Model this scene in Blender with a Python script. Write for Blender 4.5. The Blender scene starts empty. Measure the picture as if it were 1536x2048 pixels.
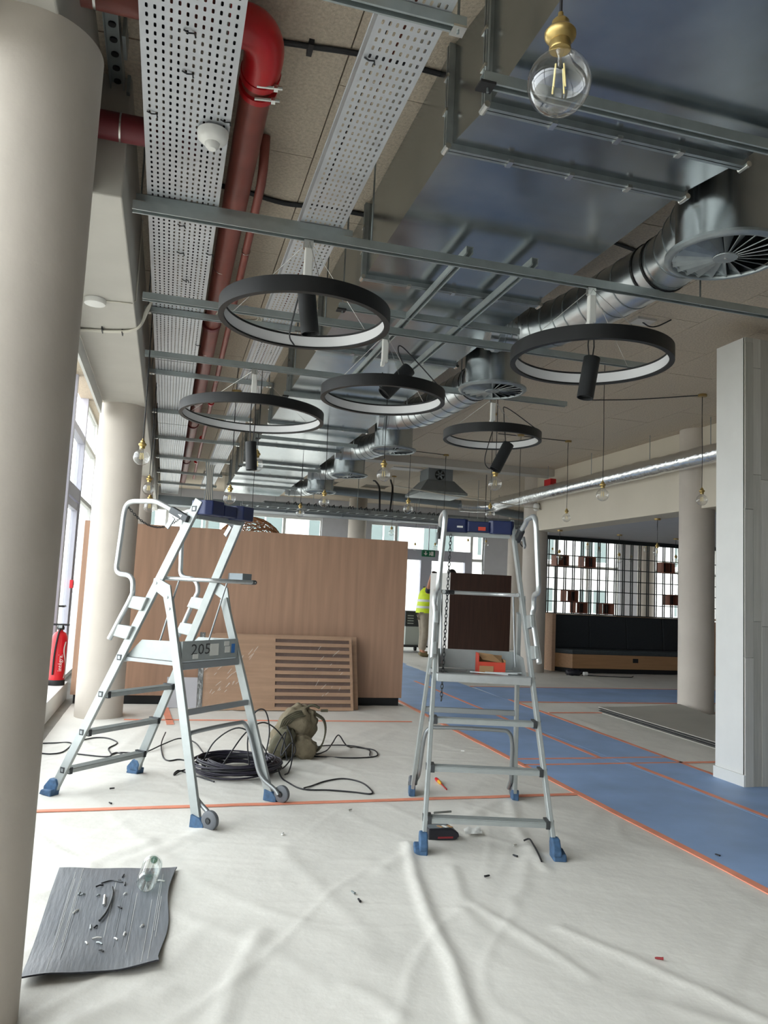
import bpy, bmesh, math, random
import numpy as np
from mathutils import Vector, Matrix
random.seed(7)
S = bpy.context.scene
COL = S.collection
PI = math.pi

# ------------------------------------------------------------------ camera
YAW, PITCH, ROLL, FPX, HC = 0.26915, 0.10275, 0.04775, 1550.0, 1.4
_f = Vector((math.sin(YAW)*math.cos(PITCH), math.cos(YAW)*math.cos(PITCH), math.sin(PITCH)))
_r0 = Vector((math.cos(YAW), -math.sin(YAW), 0)); _u0 = _r0.cross(_f)
_r = math.cos(ROLL)*_r0 + math.sin(ROLL)*_u0
_u = -math.sin(ROLL)*_r0 + math.cos(ROLL)*_u0
cam = bpy.data.cameras.new('camera'); camo = bpy.data.objects.new('camera', cam); COL.objects.link(camo)
cam.sensor_fit = 'HORIZONTAL'; cam.sensor_width = 36; cam.lens = 36*FPX/1536
cam.clip_start = 0.05; cam.clip_end = 300
M = Matrix.Identity(4)
for i in range(3):
    M[i][0] = _r[i]; M[i][1] = _u[i]; M[i][2] = -_f[i]
M[2][3] = HC
camo.matrix_world = M
S.camera = camo

# ------------------------------------------------------------------ world, exposure
W = bpy.data.worlds.new('overcast_sky'); S.world = W; W.use_nodes = True
bg = W.node_tree.nodes['Background']; bg.inputs[0].default_value = (0.95, 0.975, 1.0, 1); bg.inputs[1].default_value = 3.0
S.view_settings.view_transform = 'Standard'; S.view_settings.look = 'None'
S.view_settings.gamma = 1; S.view_settings.use_curve_mapping = False
S.view_settings.exposure = 1.1

def portal(loc, rot, sx, sy):
    l = bpy.data.lights.new('window_portal', 'AREA'); l.shape = 'RECTANGLE'; l.size = sx; l.size_y = sy
    l.cycles.is_portal = True
    o = bpy.data.objects.new('window_portal', l); o.location = loc; o.rotation_euler = rot; COL.objects.link(o)
portal((-1.35, 7.4, 1.9), (0, -PI/2, 0), 3.8, 26.6)       # left facade
portal((8.4, 20.95, 1.7), (-PI/2, 0, 0), 19.2, 3.3)        # far facade
portal((18.05, 17.8, 1.6), (0, PI/2, 0), 2.9, 5.6)         # window added at the far right end to brighten the far area

# ------------------------------------------------------------------ materials
MATS = {}
def lin(h):
    h = h.lstrip('#'); c = [int(h[i:i+2], 16)/255 for i in (0, 2, 4)]
    return tuple((x/12.92 if x <= .04045 else ((x+.055)/1.055)**2.4) for x in c) + (1,)
def mat(name, hexc, rough=.6, metal=0, var=0.0, vscale=6, bump=0, bscale=40, stretch=(1, 1, 1), rvar=0, spec=None, hex2=None, detail=4, bdist=.01):
    m = bpy.data.materials.new(name); m.use_nodes = True; nt = m.node_tree; N = nt.nodes; L = nt.links
    b = N['Principled BSDF']; b.inputs['Base Color'].default_value = lin(hexc)
    b.inputs['Roughness'].default_value = rough; b.inputs['Metallic'].default_value = metal
    if spec is not None: b.inputs['Specular IOR Level'].default_value = spec
    tc = None
    def coords():
        t = N.new('ShaderNodeTexCoord'); mp = N.new('ShaderNodeMapping'); mp.inputs['Scale'].default_value = stretch
        L.new(t.outputs['Object'], mp.inputs['Vector']); return mp.outputs['Vector']
    if var or hex2:
        v = coords(); n = N.new('ShaderNodeTexNoise'); n.inputs['Scale'].default_value = vscale; n.inputs['Detail'].default_value = detail
        L.new(v, n.inputs['Vector'])
        r = N.new('ShaderNodeValToRGB'); r.color_ramp.elements[0].position = .3; r.color_ramp.elements[1].position = .7
        c = lin(hexc); d = lin(hex2) if hex2 else tuple(x*(1-var) for x in c[:3])+(1,)
        e = c if hex2 else tuple(min(1, x*(1+var)) for x in c[:3])+(1,)
        r.color_ramp.elements[0].color = d; r.color_ramp.elements[1].color = e
        L.new(n.outputs['Fac'], r.inputs['Fac']); L.new(r.outputs['Color'], b.inputs['Base Color'])
        if rvar:
            mr = N.new('ShaderNodeMapRange'); mr.inputs['To Min'].default_value = rough-rvar; mr.inputs['To Max'].default_value = rough+rvar
            L.new(n.outputs['Fac'], mr.inputs['Value']); L.new(mr.outputs['Result'], b.inputs['Roughness'])
    if bump:
        v = coords(); n = N.new('ShaderNodeTexNoise'); n.inputs['Scale'].default_value = bscale; n.inputs['Detail'].default_value = 5
        L.new(v, n.inputs['Vector']); bp = N.new('ShaderNodeBump'); bp.inputs['Strength'].default_value = bump; bp.inputs['Distance'].default_value = bdist
        L.new(n.outputs['Fac'], bp.inputs['Height']); L.new(bp.outputs['Normal'], b.inputs['Normal'])
    MATS[name] = m; return m
mat('concrete_paint', '#bfb6ac', .7, var=.05, vscale=3, bump=.15, bscale=18)
mat('beam_paint', '#b6b2aa', .75, var=.05, vscale=2.5, bump=.1, bscale=25)
mat('cream_paint', '#cdc4b4', .75, var=.03, vscale=1.5, bump=.06, bscale=30)
mat('soffit_grey', '#bcbcc1', .8, var=.03)
mat('wall_white', '#d9d9d6', .7, var=.02)
mat('wall_grey', '#bebec3', .75, var=.03)
mat('slab', '#6d665c', .9, var=.1)
mat('wood_wool', '#bfb2a0', .95, var=.16, vscale=55, bump=.8, bscale=70, detail=8)
mat('galv', '#aab0b3', .24, 1, var=.10, vscale=5, rvar=.07, bump=.03, bscale=3)
mat('galv_spiral', '#c4c9cc', .3, 1, var=.1, vscale=6, rvar=.06, bump=.05, bscale=8)
mat('galv_frame', '#9aa1a3', .42, .85, var=.12, vscale=14)
mat('strut_steel', '#a8b0b0', .42, .7, var=.08, vscale=12)
mat('tray_steel', '#c6c9cd', .42, .55, var=.05, vscale=8)
mat('dark_steel', '#4b4d4f', .45, .8)
mat('bright_bolt', '#d8d8d4', .25, 1)
mat('pipe_red', '#82443a', .45, var=.12, vscale=7, spec=.4)
mat('pipe_dark_red', '#70272d', .5, var=.1)
mat('elbow_red', '#b3161d', .35, var=.06)
mat('black_matte', '#121416', .55, var=.1)
mat('black_ring', '#0b0c0e', .5)
mat('black_rubber', '#1a1a1c', .7)
mat('black_cable', '#17171c', .5)
mat('violet_cable', '#262230', .5)
mat('diffuser_white', '#e6e6e8', .4)
mat('white_plastic', '#e4e3df', .4)
mat('white_cable', '#c9c4b8', .5)
mat('brass', '#b89f66', .34, .9)
mat('brass_pale', '#a78f5f', .35, .8)
mat('copper', '#9a6a55', .45, .5)
mat('alu', '#a4a9a8', .45, .5, var=.05, vscale=20)
mat('alu_bright', '#c6cacb', .3, .7, var=.05, vscale=20)
mat('alu_dark', '#9da1a3', .45, .8)
mat('navy_plastic', '#15234f', .38, var=.15, vscale=9)
mat('blue_foot', '#3a5878', .65, var=.3, vscale=30)
mat('grey_wheel', '#5e6166', .6, var=.1)
mat('oak', '#a9866f', .5, var=.13, vscale=3, stretch=(5, 5, .3), detail=6)
mat('oak_light', '#b59379', .5, var=.10, vscale=3, stretch=(.6, 9, 9), detail=6)
mat('oak_bench', '#a37c58', .5, var=.12, vscale=3, stretch=(.6, 9, 9), detail=6)
mat('walnut', '#4a342c', .5, var=.18, vscale=3, stretch=(9, 9, .5), detail=6)
mat('reddish_wood', '#9a6350', .55, var=.15, vscale=4, stretch=(5, 5, 1))
mat('white_panel', '#c9c5c0', .6, var=.03)
mat('black_plinth', '#16171a', .6)
mat('bench_fabric', '#23272b', .75, var=.2, vscale=40)
mat('bench_seat', '#3b4144', .75, var=.2, vscale=40)
mat('sheet', '#dbd8d1', .5, var=.05, vscale=1.6, bump=.25, bscale=9, spec=.4, bdist=.02)
mat('floor_screed', '#8d8a84', .8, var=.1)
mat('runner_blue', '#8daad4', .5, var=.12, vscale=2.2, bump=.2, bscale=7, spec=.4)
mat('tape_orange', '#e79478', .55, var=.1, vscale=5)
mat('mat_vinyl', '#6f7379', .33, var=.16, vscale=7, stretch=(7, .7, 1), bump=.15, bscale=12, detail=6)
mat('mat_underside', '#2b2d33', .7)
mat('khaki', '#716753', .85, var=.18, vscale=14, bump=.4, bscale=60)
mat('khaki_dark', '#54503f', .85, var=.15, vscale=20)
mat('cardboard', '#b08a62', .8, var=.08)
mat('box_red', '#c8432d', .6)
mat('paper', '#dcdcd8', .6)
mat('grey_board', '#a3a097', .8, var=.05, vscale=2)
mat('grey_board_dark', '#3a3a3a', .8)
mat('plank_white', '#b5b3ab', .6, var=.08, vscale=5, stretch=(9, 9, .6), detail=6)
mat('plank_white_b', '#aaa8a0', .6, var=.10, vscale=5, stretch=(9, 9, .6), detail=6)
mat('plank_white_c', '#bdbbb4', .6, var=.07, vscale=5, stretch=(9, 9, .6), detail=6)
mat('frame_grey', '#b6b6c2', .5)
mat('frame_dark', '#3c3d45', .5)
mat('ext_red', '#c4101e', .3)
mat('foil', '#e6e8ea', .2, 1, var=.04, bump=.6, bscale=16, bdist=.015)
mat('grey_metal', '#7f878c', .5, .4, var=.05)
mat('dark_grey_metal', '#848b90', .5, .4, var=.05)
mat('lattice_black', '#1b2022', .5)
mat('wicker', '#96663f', .7, var=.2)
mat('skin', '#b0795f', .55)
mat('hair', '#1d1714', .7)
mat('vest', '#c9dd1d', .6, var=.08, vscale=12)
mat('vest_band', '#c9cbc6', .35)
mat('tshirt', '#2a2a30', .8)
mat('trousers', '#8d8272', .85, var=.15, vscale=10, bump=.4, bscale=25)
mat('boots', '#6a5f3f', .8)
mat('glove', '#3a2f2c', .8)
mat('tool_yellow', '#e0a82a', .5)
mat('bag_black', '#23222a', .4, var=.1)
mat('bag_print', '#8e2a2e', .5)
mat('machine_grey', '#a8aca4', .6)
mat('render_white', '#d8d6d0', .8, var=.02)
mat('paving', '#b9b6ae', .9, var=.08)
mat('stencil_black', '#3a3a3a', .7)
mat('label_blue', '#2e6fb5', .5)
mat('exit_green', '#1d6b4c', .5)
mat('outside_pane', '#6c7775', .5, spec=.1)
mat('wall_behind', '#77736d', .85, var=.05)
mat('slot_back', '#6d5850', .6, var=.1)
mat('filament_yellow', '#f2dfa0', .4)
mat('cap_green', '#5f9a84', .4)

def glassy(name, tint, fac_lo, fac_hi, rough=.02, ior=1.35):
    m = bpy.data.materials.new(name); m.use_nodes = True; nt = m.node_tree; N = nt.nodes; L = nt.links
    N.remove(N['Principled BSDF']); out = N['Material Output']
    tr = N.new('ShaderNodeBsdfTransparent'); tr.inputs[0].default_value = tint
    gl = N.new('ShaderNodeBsdfGlossy'); gl.inputs['Roughness'].default_value = rough
    lw = N.new('ShaderNodeLayerWeight'); lw.inputs['Blend'].default_value = .35
    mr = N.new('ShaderNodeMapRange'); mr.inputs['To Min'].default_value = fac_lo; mr.inputs['To Max'].default_value = fac_hi
    L.new(lw.outputs['Facing'], mr.inputs['Value'])
    mx = N.new('ShaderNodeMixShader'); L.new(mr.outputs['Result'], mx.inputs[0]); L.new(tr.outputs[0], mx.inputs[1]); L.new(gl.outputs[0], mx.inputs[2])
    L.new(mx.outputs[0], out.inputs['Surface']); MATS[name] = m; return m
glassy('window_glass', (.96, .98, .98, 1), .03, .35)
glassy('bulb_glass', (.975, .975, .97, 1), .03, .62)
glassy('bottle_plastic', (.94, .975, .96, 1), .08, .6, .06)
glassy('plastic_film', (.97, .97, .97, 1), .05, .28, .18)

# ------------------------------------------------------------------ mesh helpers
def V3(a): return Vector(a)
class MB:
    def __init__(s): s.v = []; s.f = []
    def add(s, vs, fs):
        n = len(s.v); s.v += [tuple(x) for x in vs]; s.f += [tuple(i+n for i in f) for f in fs]; return s
    def box(s, c, d, R=None):
        x, y, z = d[0]/2, d[1]/2, d[2]/2
        vs = [Vector((sx*x, sy*y, sz*z)) for sz in (-1, 1) for sy in (-1, 1) for sx in (-1, 1)]
        if R is not None: vs = [R @ p for p in vs]
        c = Vector(c)
        return s.add([p+c for p in vs], [(0, 2, 3, 1), (4, 5, 7, 6), (0, 1, 5, 4), (2, 6, 7, 3), (0, 4, 6, 2), (1, 3, 7, 5)])
    def bb(s, a, b):
        return s.box([(a[i]+b[i])/2 for i in range(3)], [abs(b[i]-a[i]) for i in range(3)])
    def beam(s, p0, p1, w, h, up=(0, 0, 1)):
        p0, p1 = Vector(p0), Vector(p1); d = p1-p0; L = d.length; d.normalize()
        sd = d.cross(Vector(up)).normalized(); u = sd.cross(d)
        R = Matrix((sd, d, u)).transposed()
        return s.box((p0+p1)/2, (w, L, h), R)
    def tube(s, pts, r, n=8, closed=False, cap=True):
        P = [Vector(p) for p in pts]; m = len(P)
        if m < 2: return s
        rs = r if isinstance(r, (list, tuple)) else [r]*m
        T = []
        for i in range(m):
            if closed: d = P[(i+1) % m]-P[i-1]
            else: d = P[min(i+1, m-1)]-P[max(i-1, 0)]
            if d.length < 1e-9: d = Vector((0, 0, 1))
            T.append(d.normalized())
        a = Vector((0, 0, 1)) if abs(T[0].z) < .9 else Vector((1, 0, 0))
        nrm = (a - T[0]*a.dot(T[0])).normalized(); vs = []
        for i in range(m):
            nrm = nrm - T[i]*nrm.dot(T[i])
            if nrm.length < 1e-6: nrm = T[i].orthogonal()
            nrm.normalize(); b = T[i].cross(nrm)
            for k in range(n):
                t = 2*PI*k/n; vs.append(P[i] + (nrm*math.cos(t)+b*math.sin(t))*rs[i])
        fs = []
        for i in range(m if closed else m-1):
            j = (i+1) % m
            for k in range(n):
                l = (k+1) % n; fs.append((i*n+k, i*n+l, j*n+l, j*n+k))
        if cap and not closed:
            fs.append(tuple(range(n-1, -1, -1))); fs.append(tuple((m-1)*n+k for k in range(n)))
        return s.add(vs, fs)
    def cyl(s, p0, p1, r, n=12, r1=None): return s.tube([p0, p1], [r, r if r1 is None else r1], n)
    def lathe(s, prof, c, n=24, R=None, cap=True):
        vs = []; c = Vector(c)
        for (r, z) in prof:
            for k in range(n):
                t = 2*PI*k/n; p = Vector((r*math.cos(t), r*math.sin(t), z))
                if R is not None: p = R @ p
                vs.append(p+c)
        fs = []
        for i in range(len(prof)-1):
            for k in range(n):
                l = (k+1) % n; fs.append((i*n+k, i*n+l, (i+1)*n+l, (i+1)*n+k))
        if cap:
            if prof[0][0] > 1e-6: fs.append(tuple(range(n-1, -1, -1)))
            if prof[-1][0] > 1e-6: fs.append(tuple((len(prof)-1)*n+k for k in range(n)))
        return s.add(vs, fs)
    def prism(s, poly, a, b, Mx):
        # polygon in local xy, extruded z=a..b, then transformed by Mx (4x4)
        n = len(poly); vs = [Mx @ Vector((x, y, a)) for x, y in poly]+[Mx @ Vector((x, y, b)) for x, y in poly]
        fs = [tuple(range(n-1, -1, -1)), tuple(range(n, 2*n))]+[(i, (i+1) % n, n+(i+1) % n, n+i) for i in range(n)]
        return s.add(vs, fs)
    def channel(s, p0, p1, w=.041, h=.041, up=(0, 0, 1), t=.004, lip=.009):
        # C-shaped strut, slot facing -up
        p0, p1 = Vector(p0), Vector(p1); d = (p1-p0); L = d.length; d.normalize()
        sd = d.cross(Vector(up)).normalized(); u = sd.cross(d)
        Mx = Matrix((sd, u, d)).transposed().to_4x4(); Mx.translation = p0
        a, b = w/2, h/2
        poly = [(-a, -b), (-a+lip, -b), (-a+lip, -b+t*2), (-a+t, -b+t*2), (-a+t, b-t), (a-t, b-t), (a-t, -b+t*2), (a-lip, -b+t*2), (a-lip, -b), (a, -b), (a, b), (-a, b)]
        n = len(poly); vs = [Mx @ Vector((x, y, 0)) for x, y in poly]+[Mx @ Vector((x, y, L)) for x, y in poly]
        fs = [(i, (i+1) % n, n+(i+1) % n, n+i) for i in range(n)]
        for o in (0, n):   # end caps from quads
            for q in ((0, 1, 2, 3), (0, 3, 4, 11), (4, 5, 10, 11), (5, 6, 9, 10), (6, 7, 8, 9)):
                fs.append(tuple(o+i for i in q))
        return s.add(vs, fs)
    def build(s, name, m=None, parent=None, smooth=None, bevel=0, kind=None):
        me = bpy.data.meshes.new(name); vs = s.v
        if parent is not None:
            rt = parent
            while rt.parent: rt = rt.parent
            if rt.matrix_basis != Matrix.Identity(4):
                inv = rt.matrix_basis.inverted(); vs = [inv @ Vector(p) for p in vs]
        me.from_pydata([tuple(p) for p in vs], [], s.f); me.update()
        if smooth is not None:
            for p in me.polygons: p.use_smooth = True
            me.set_sharp_from_angle(angle=math.radians(smooth))
        if m: me.materials.append(MATS[m])
        o = bpy.data.objects.new(name, me); COL.objects.link(o)
        if parent is not None: o.parent = parent
        if bevel:
            b = o.modifiers.new('bevel', 'BEVEL'); b.width = bevel; b.segments = 2; b.limit_method = 'ANGLE'
        if kind: o['kind'] = kind
        return o
def tag(o, label=None, cat=None, group=None, kind=None):
    if label: o['label'] = label
    if cat: o['category'] = cat
    if group: o['group'] = group
    if kind: o['kind'] = kind
    return o
def thing(name, label, cat, loc=(0, 0, 0), rz=0, group=None, kind=None):
    o = bpy.data.objects.new(name, None); COL.objects.link(o); o.empty_display_size = .1
    o.matrix_basis = Matrix.Translation(loc) @ Matrix.Rotation(rz, 4, 'Z')
    return tag(o, label, cat, group, kind)
def copy_tree(o, parent=None):
    c = o.copy(); COL.objects.link(c); c.parent = parent
    for ch in list(o.children): copy_tree(ch, c)
    return c
def ray(x, y): return _f + _r*((x-768)/FPX) - _u*((y-1024)/FPX)
def at(x, y, X=None, Y=None, Z=None):
    d = ray(x, y); i, v = (0, X) if X is not None else ((1, Y) if Y is not None else (2, Z))
    t = (v-(HC if i == 2 else 0))/d[i]; return Vector((0, 0, HC))+d*t
def smoothpath(pts, k=6, closed=False):
    P = [Vector(p) for p in pts]; n = len(P); out = []
    rng = range(n if closed else n-1)
    for i in rng:
        p0 = P[i-1] if (closed or i > 0) else P[0]*2-P[1]; p1 = P[i]; p2 = P[(i+1) % n]
        p3 = P[(i+2) % n] if (closed or i+2 < n) else P[-1]*2-P[-2]
        for j in range(k):
            t = j/k; out.append(.5*((2*p1)+(p2-p0)*t+(2*p0-5*p1+4*p2-p3)*t*t+(3*p1-3*p2+p3-p0)*t**3))
    if not closed: out.append(P[-1])
    return out
def text_mesh(txt, size, Mx, fn=None, extrude=0.0):
    cu = bpy.data.curves.new('lettering', 'FONT'); cu.body = txt; cu.size = size; cu.align_x = 'CENTER'; cu.align_y = 'CENTER'; cu.resolution_u = 2
    ob = bpy.data.objects.new('lettering', cu); me = bpy.data.meshes.new_from_object(ob)
    mb = MB(); vs = []
    for v in me.vertices:
        p = Vector(v.co)
        if fn: p = fn(p)
        vs.append(Mx @ p)
    mb.add(vs, [tuple(p.vertices) for p in me.polygons])
    bpy.data.objects.remove(ob); bpy.data.curves.remove(cu); bpy.data.meshes.remove(me)
    return mb
def basis(o, x, y):
    x = Vector(x).normalized(); y = Vector(y); y = (y-x*y.dot(x)).normalized(); z = x.cross(y)
    Mx = Matrix((x, y, z)).transposed().to_4x4(); Mx.translation = Vector(o); return Mx
# ================================================================== STRUCTURE
ZC = 3.83
def struct(name, mb, m, label=None, parent=None, **k):
    o = mb.build(name, m, parent, **k)
    if parent is None:
        o['kind'] = 'structure'
        if label: o['label'] = label
    return o
struct('floor', MB().bb((-1.3, -6, -.2), (18, 20.9, 0)), 'floor_screed', 'screed floor under the protective sheeting')
ceil = struct('ceiling', MB().bb((-1.3, -6, ZC+.025), (18, 20.9, ZC+.2)), 'slab', 'ceiling slab clad with beige wood wool panels')
pm = {}
def panel_mesh(w, l):
    k = (round(w, 3), round(l, 3))
    if k not in pm:
        o = MB().bb((-w/2, -l/2, 0), (w/2, l/2, .03)).build('ceiling_panel', 'wood_wool'); pm[k] = o.data; bpy.data.objects.remove(o)
    return pm[k]
def panel(x0, x1, y0, y1):
    o = bpy.data.objects.new('ceiling_panel', panel_mesh(x1-x0-.007, y1-y0-.007)); COL.objects.link(o)
    o.location = ((x0+x1)/2, (y0+y1)/2, ZC+random.uniform(-.0015, .0015)); o.parent = ceil
xs = [-.58+.605*i for i in range(13)]
for i in range(12):
    y = -0.6+(.68 if i % 2 else 0)
    while y < 17: panel(xs[i], xs[i+1], y, y+1.36); y += 1.36
for (a, b) in (((-1.3, -6, ZC), (18, -.6, ZC+.03)), ((-1.3, 17.65, ZC), (18, 20.9, ZC+.03)), ((6.685, -.6, ZC), (18, 17.6, ZC+.03)), ((-1.3, -.6, ZC), (-.58, 17.6, ZC+.03))):
    MB().bb(a, b).build('ceiling_field', 'wood_wool', ceil)

# left edge beam, columns
struct('beam_left', MB().bb((-.76, 3.78, 3.22), (-.335, 20.9, ZC+.01)).bb((-.76, -6, 3.22), (-.47, 3.78, ZC+.01)), 'beam_paint', 'white painted concrete edge beam above the window wall', bevel=.008)
struct('trim_1', MB().bb((-.785, -6, 3.09), (-.762, 8.34, 3.23)), 'wall_white', 'white head trim above the window wall')
def column(x, y, r, h, lab, m='concrete_paint', z0=0):
    o = struct('column', MB().lathe([(r, z0), (r, h)], (x, y, 0), 64), m, lab, smooth=40); return o
column(-.572, 2.775, .226, 3.225, 'large round concrete column at the left edge of the picture')
column(-.56, 8.55, .235, 3.225, 'round column beside the folding ladder, in front of the oak partition')
column(-.56, 14.3, .235, 3.225, 'round column far behind the oak partition at the window wall')
column(6.95, 9.05, .23, 3.83, 'round grey column in front of the dark bench')
column(6.95, 13.9, .235, 3.83, 'round grey column behind the right ladder, left of the bench')

# right beam, low soffit
struct('beam_right', MB().bb((6.86, -2, 2.72), (7.3, 13.75, ZC+.01)), 'cream_paint', 'cream painted downstand beam on the right', bevel=.006)
struct('soffit_right', MB().bb((7.3, -2, 2.72), (18, 14.5, 2.8)), 'soffit_grey', 'low grey soffit over the bench area')
struct('trim_2', MB().bb((2.3, 13.0, 3.70), (6.86, 13.3, ZC+.005)), 'beam_paint', 'shallow cross beam on the far ceiling')

# pillar on the right, clad with whitewashed planks
pil = tag(thing('pillar', 'tall white pillar clad with whitewashed planks on the right', None, (4.5, 5.27, 0)), kind='structure')
MB().bb((4.515, 5.285, 0), (5.3, 5.60, 3.66)).build('core', 'wall_white', pil)
MB().bb((4.503, 5.274, 0), (4.515, 5.61, 3.66)).build('side_board', 'wall_white', pil)
MB().bb((4.49, 5.262, 0), (4.503, 5.62, .10)).build('baseboard', 'wall_white', pil)
random.seed(3)
x = 4.503
for i in range(10):
    z = -random.uniform(.1, 1.3); w = .08
    while z < 3.66:
        l = random.choice((.9, 1.2, 1.4)); a, b = max(z, 0), min(z+l, 3.66)
        if b-a > .03: MB().bb((x, 5.259+random.uniform(0, .008), a+.0015), (x+w-.0018, 5.285, b-.0015)).build('plank', random.choice(('plank_white', 'plank_white_b', 'plank_white_c')), pil)
        z += l
    x += w

# ---- left window wall
XF = -1.25
def facade(name, lab, ys, zb, trans):
    o = tag(thing(name, lab, None, (XF, (ys[0]+ys[-1])/2, 0)), kind='structure'); f = MB(); zz = [zb]+list(trans)+[ZC]
    for y in ys: f.bb((XF-.04, y-.03, zb), (XF+.04, y+.03, ZC))
    for z in zz: f.bb((XF-.034, ys[0], z-.03), (XF+.034, ys[-1], z+.028))
    f.build('window_frame', 'wall_white', o)
    for a, b in zip(ys[:-1], ys[1:]):
        for c, d in zip(zz[:-1], zz[1:]): MB().bb((XF-.006, a+.03, c+.03), (XF+.006, b-.03, d-.03)).build('pane', 'window_glass', o)
    return o
fl = facade('window_1', 'glazed window wall on the left', (-5.9, -4.2, -2.5, -.8, .9, 2.6, 4.6, 6.5, 8.2, 9.72), .23, (2.95, 3.5))
MB().bb((XF-.06, -6, 0), (-1.0, 9.75, .20)).build('window_sill', 'wall_white', fl, bevel=.006)
dl = tag(thing('door_1', 'grey framed glass door in the left window wall', None, (XF, 10.5, 0)), kind='structure')
d = MB()
for y in (9.80, 11.1): d.bb((XF-.04, y, 0), (XF+.06, y+.10, ZC))
d.bb((XF-.035, 9.81, 2.40), (XF+.055, 11.19, 2.56)); d.bb((XF-.035, 9.81, 3.2), (XF+.055, 11.19, 3.3)); d.build('door_frame', 'frame_grey', dl)
d = MB(); d.bb((XF-.03, 9.92, .02), (XF+.05, 10.02, 2.38)); d.bb((XF-.03, 11.0, .02), (XF+.05, 11.09, 2.38)); d.bb((XF-.025, 9.93, 2.28), (XF+.045, 11.08, 2.375)); d.bb((XF-.025, 9.93, .025), (XF+.045, 11.08, .24)); d.build('leaf', 'frame_grey', dl)
MB().bb((XF, 10.02, .24), (XF+.012, 11.0, 2.28)).build('pane', 'window_glass', dl)
MB().bb((XF, 9.9, 2.56), (XF+.012, 11.1, 3.2)).build('pane', 'window_glass', dl)
MB().tube([(XF+.05, 9.97, 1.05), (XF+.11, 9.97, 1.05), (XF+.11, 10.10, 1.05)], .012).build('door_handle', 'dark_steel', dl)
facade('window_2', 'glazed window wall at the back left behind the oak partition', (11.23, 12.9, 14.6, 16.3, 18.0, 20.75), .05, (2.5, 3.3))

# ---- far facade
YF = 20.8; HF = 3.32
def xa(px, y=1100): return at(px, y, Y=YF).x
wf = MB()
for a, b in ((640, 738), (966, 1046), (1236, 1284)): wf.bb((xa(a), YF-.12, 0), (xa(b), YF+.12, HF))
wf.bb((-1.2, YF-.12, HF), (18, YF+.12, ZC+.1))
struct('wall_far', wf, 'wall_grey', 'grey wall piers between the far windows')
for px, lab in ((712, 'slim round column against the far window wall'), (1033, 'round column at the far wall beside the exit door'), (1293, 'round column seen through the black lattice')):
    column(at(px, 1100, Y=19.9).x, 19.9, .24, ZC, lab)
def window_bay(name, lab, x0, x1, n, z0=.12, trans=2.42, m='wall_white'):
    o = tag(thing(name, lab, None, ((x0+x1)/2, YF, 0)), kind='structure'); f = MB()
    X = [x0+(x1-x0)*i/n for i in range(n+1)]
    for x in X: f.bb((x-.035, YF-.05, 0), (x+.035, YF+.05, HF))
    for a, b in ((0, z0), (trans-.04, trans+.04), (HF-.07, HF)): f.bb((x0+.004, YF-.044, a+.001), (x1-.004, YF+.044, b-.001))
    f.build('window_frame', m, o)
    for a, b in zip(X[:-1], X[1:]):
        for c, d in ((z0, trans-.04), (trans+.04, HF-.07)):
            MB().bb((a+.035, YF-.006, c), (b-.035, YF+.006, d)).build('pane', 'window_glass', o)
    return o
window_bay('window_3', 'far window wall behind the oak partition', -1.1, xa(640), 5)
xd0, xd1 = xa(790), xa(942)
window_bay('window_4', 'far window left of the exit door', xa(738), xd0, 1)
window_bay('window_5', 'far window right of the exit door', xd1, xa(966), 1)
window_bay('window_6', 'far windows behind the black lattice, left part', xa(1046), xa(1236), 3)
window_bay('window_7', 'far windows behind the black lattice, right part', xa(1284), 18, 3)
de = tag(thing('door_2', 'grey framed double exit door with glass leaves at the far end', None, ((xd0+xd1)/2, YF, 0)), kind='structure')
xm = xa(852); f = MB()
for a, b in ((xd0, xd0+.14), (xm-.16, xm+.16), (xd1-.2, xd1)): f.bb((a, YF-.08, 0), (b, YF+.06, 2.62))
f.bb((xd0+.004, YF-.074, 2.34), (xd1-.004, YF+.054, 2.64)); f.bb((xd0+.004, YF-.074, .001), (xd1-.004, YF+.054, .22)); f.bb((xd0+.004, YF-.044, HF-.07), (xd1-.004, YF+.044, HF-.001))
f.build('door_frame', 'frame_grey', de)
for a, b in ((xd0+.14, xm-.16), (xm+.16, xd1-.2)): MB().bb((a, YF-.006, .22), (b, YF+.006, 2.34)).build('pane', 'window_glass', de)
MB().bb((xd0, YF-.006, 2.64), (xd1, YF+.006, HF-.07)).build('pane', 'window_glass', de)
# remaining enclosure
struct('wall_right', MB().bb((18, -6, 0), (18.2, 15.0, ZC+.1)).bb((18, 15.0, 3.0), (18.2, 20.9, ZC+.1)), 'wall_white', 'plain white wall at the far right')
wr = tag(thing('added_window_8', 'added window wall at the far right end, brightening the far area', None, (18.1, 17.9, 0)), kind='structure'); f = MB(); ys = (15.0, 16.9, 18.8, 20.7)  # glazing added to the right wall to bring daylight into the far area
for y in ys: f.bb((18.05, y-.035, 0), (18.15, y+.035, 3.0))
for a, b in ((0, .12), (2.38, 2.46), (2.93, 3.0)): f.bb((18.056, 15.0, a+.001), (18.144, 20.7, b-.001))
f.build('window_frame', 'wall_white', wr)
for a, b in zip(ys[:-1], ys[1:]):
    for c, d in ((.12, 2.38), (2.46, 2.93)): MB().bb((18.095, a+.035, c), (18.105, b-.035, d)).build('pane', 'window_glass', wr)
struct('wall_back', MB().bb((-1.3, -6.15, 0), (18, -6, ZC+.1)), 'wall_behind', 'plain wall behind the viewer')

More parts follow.
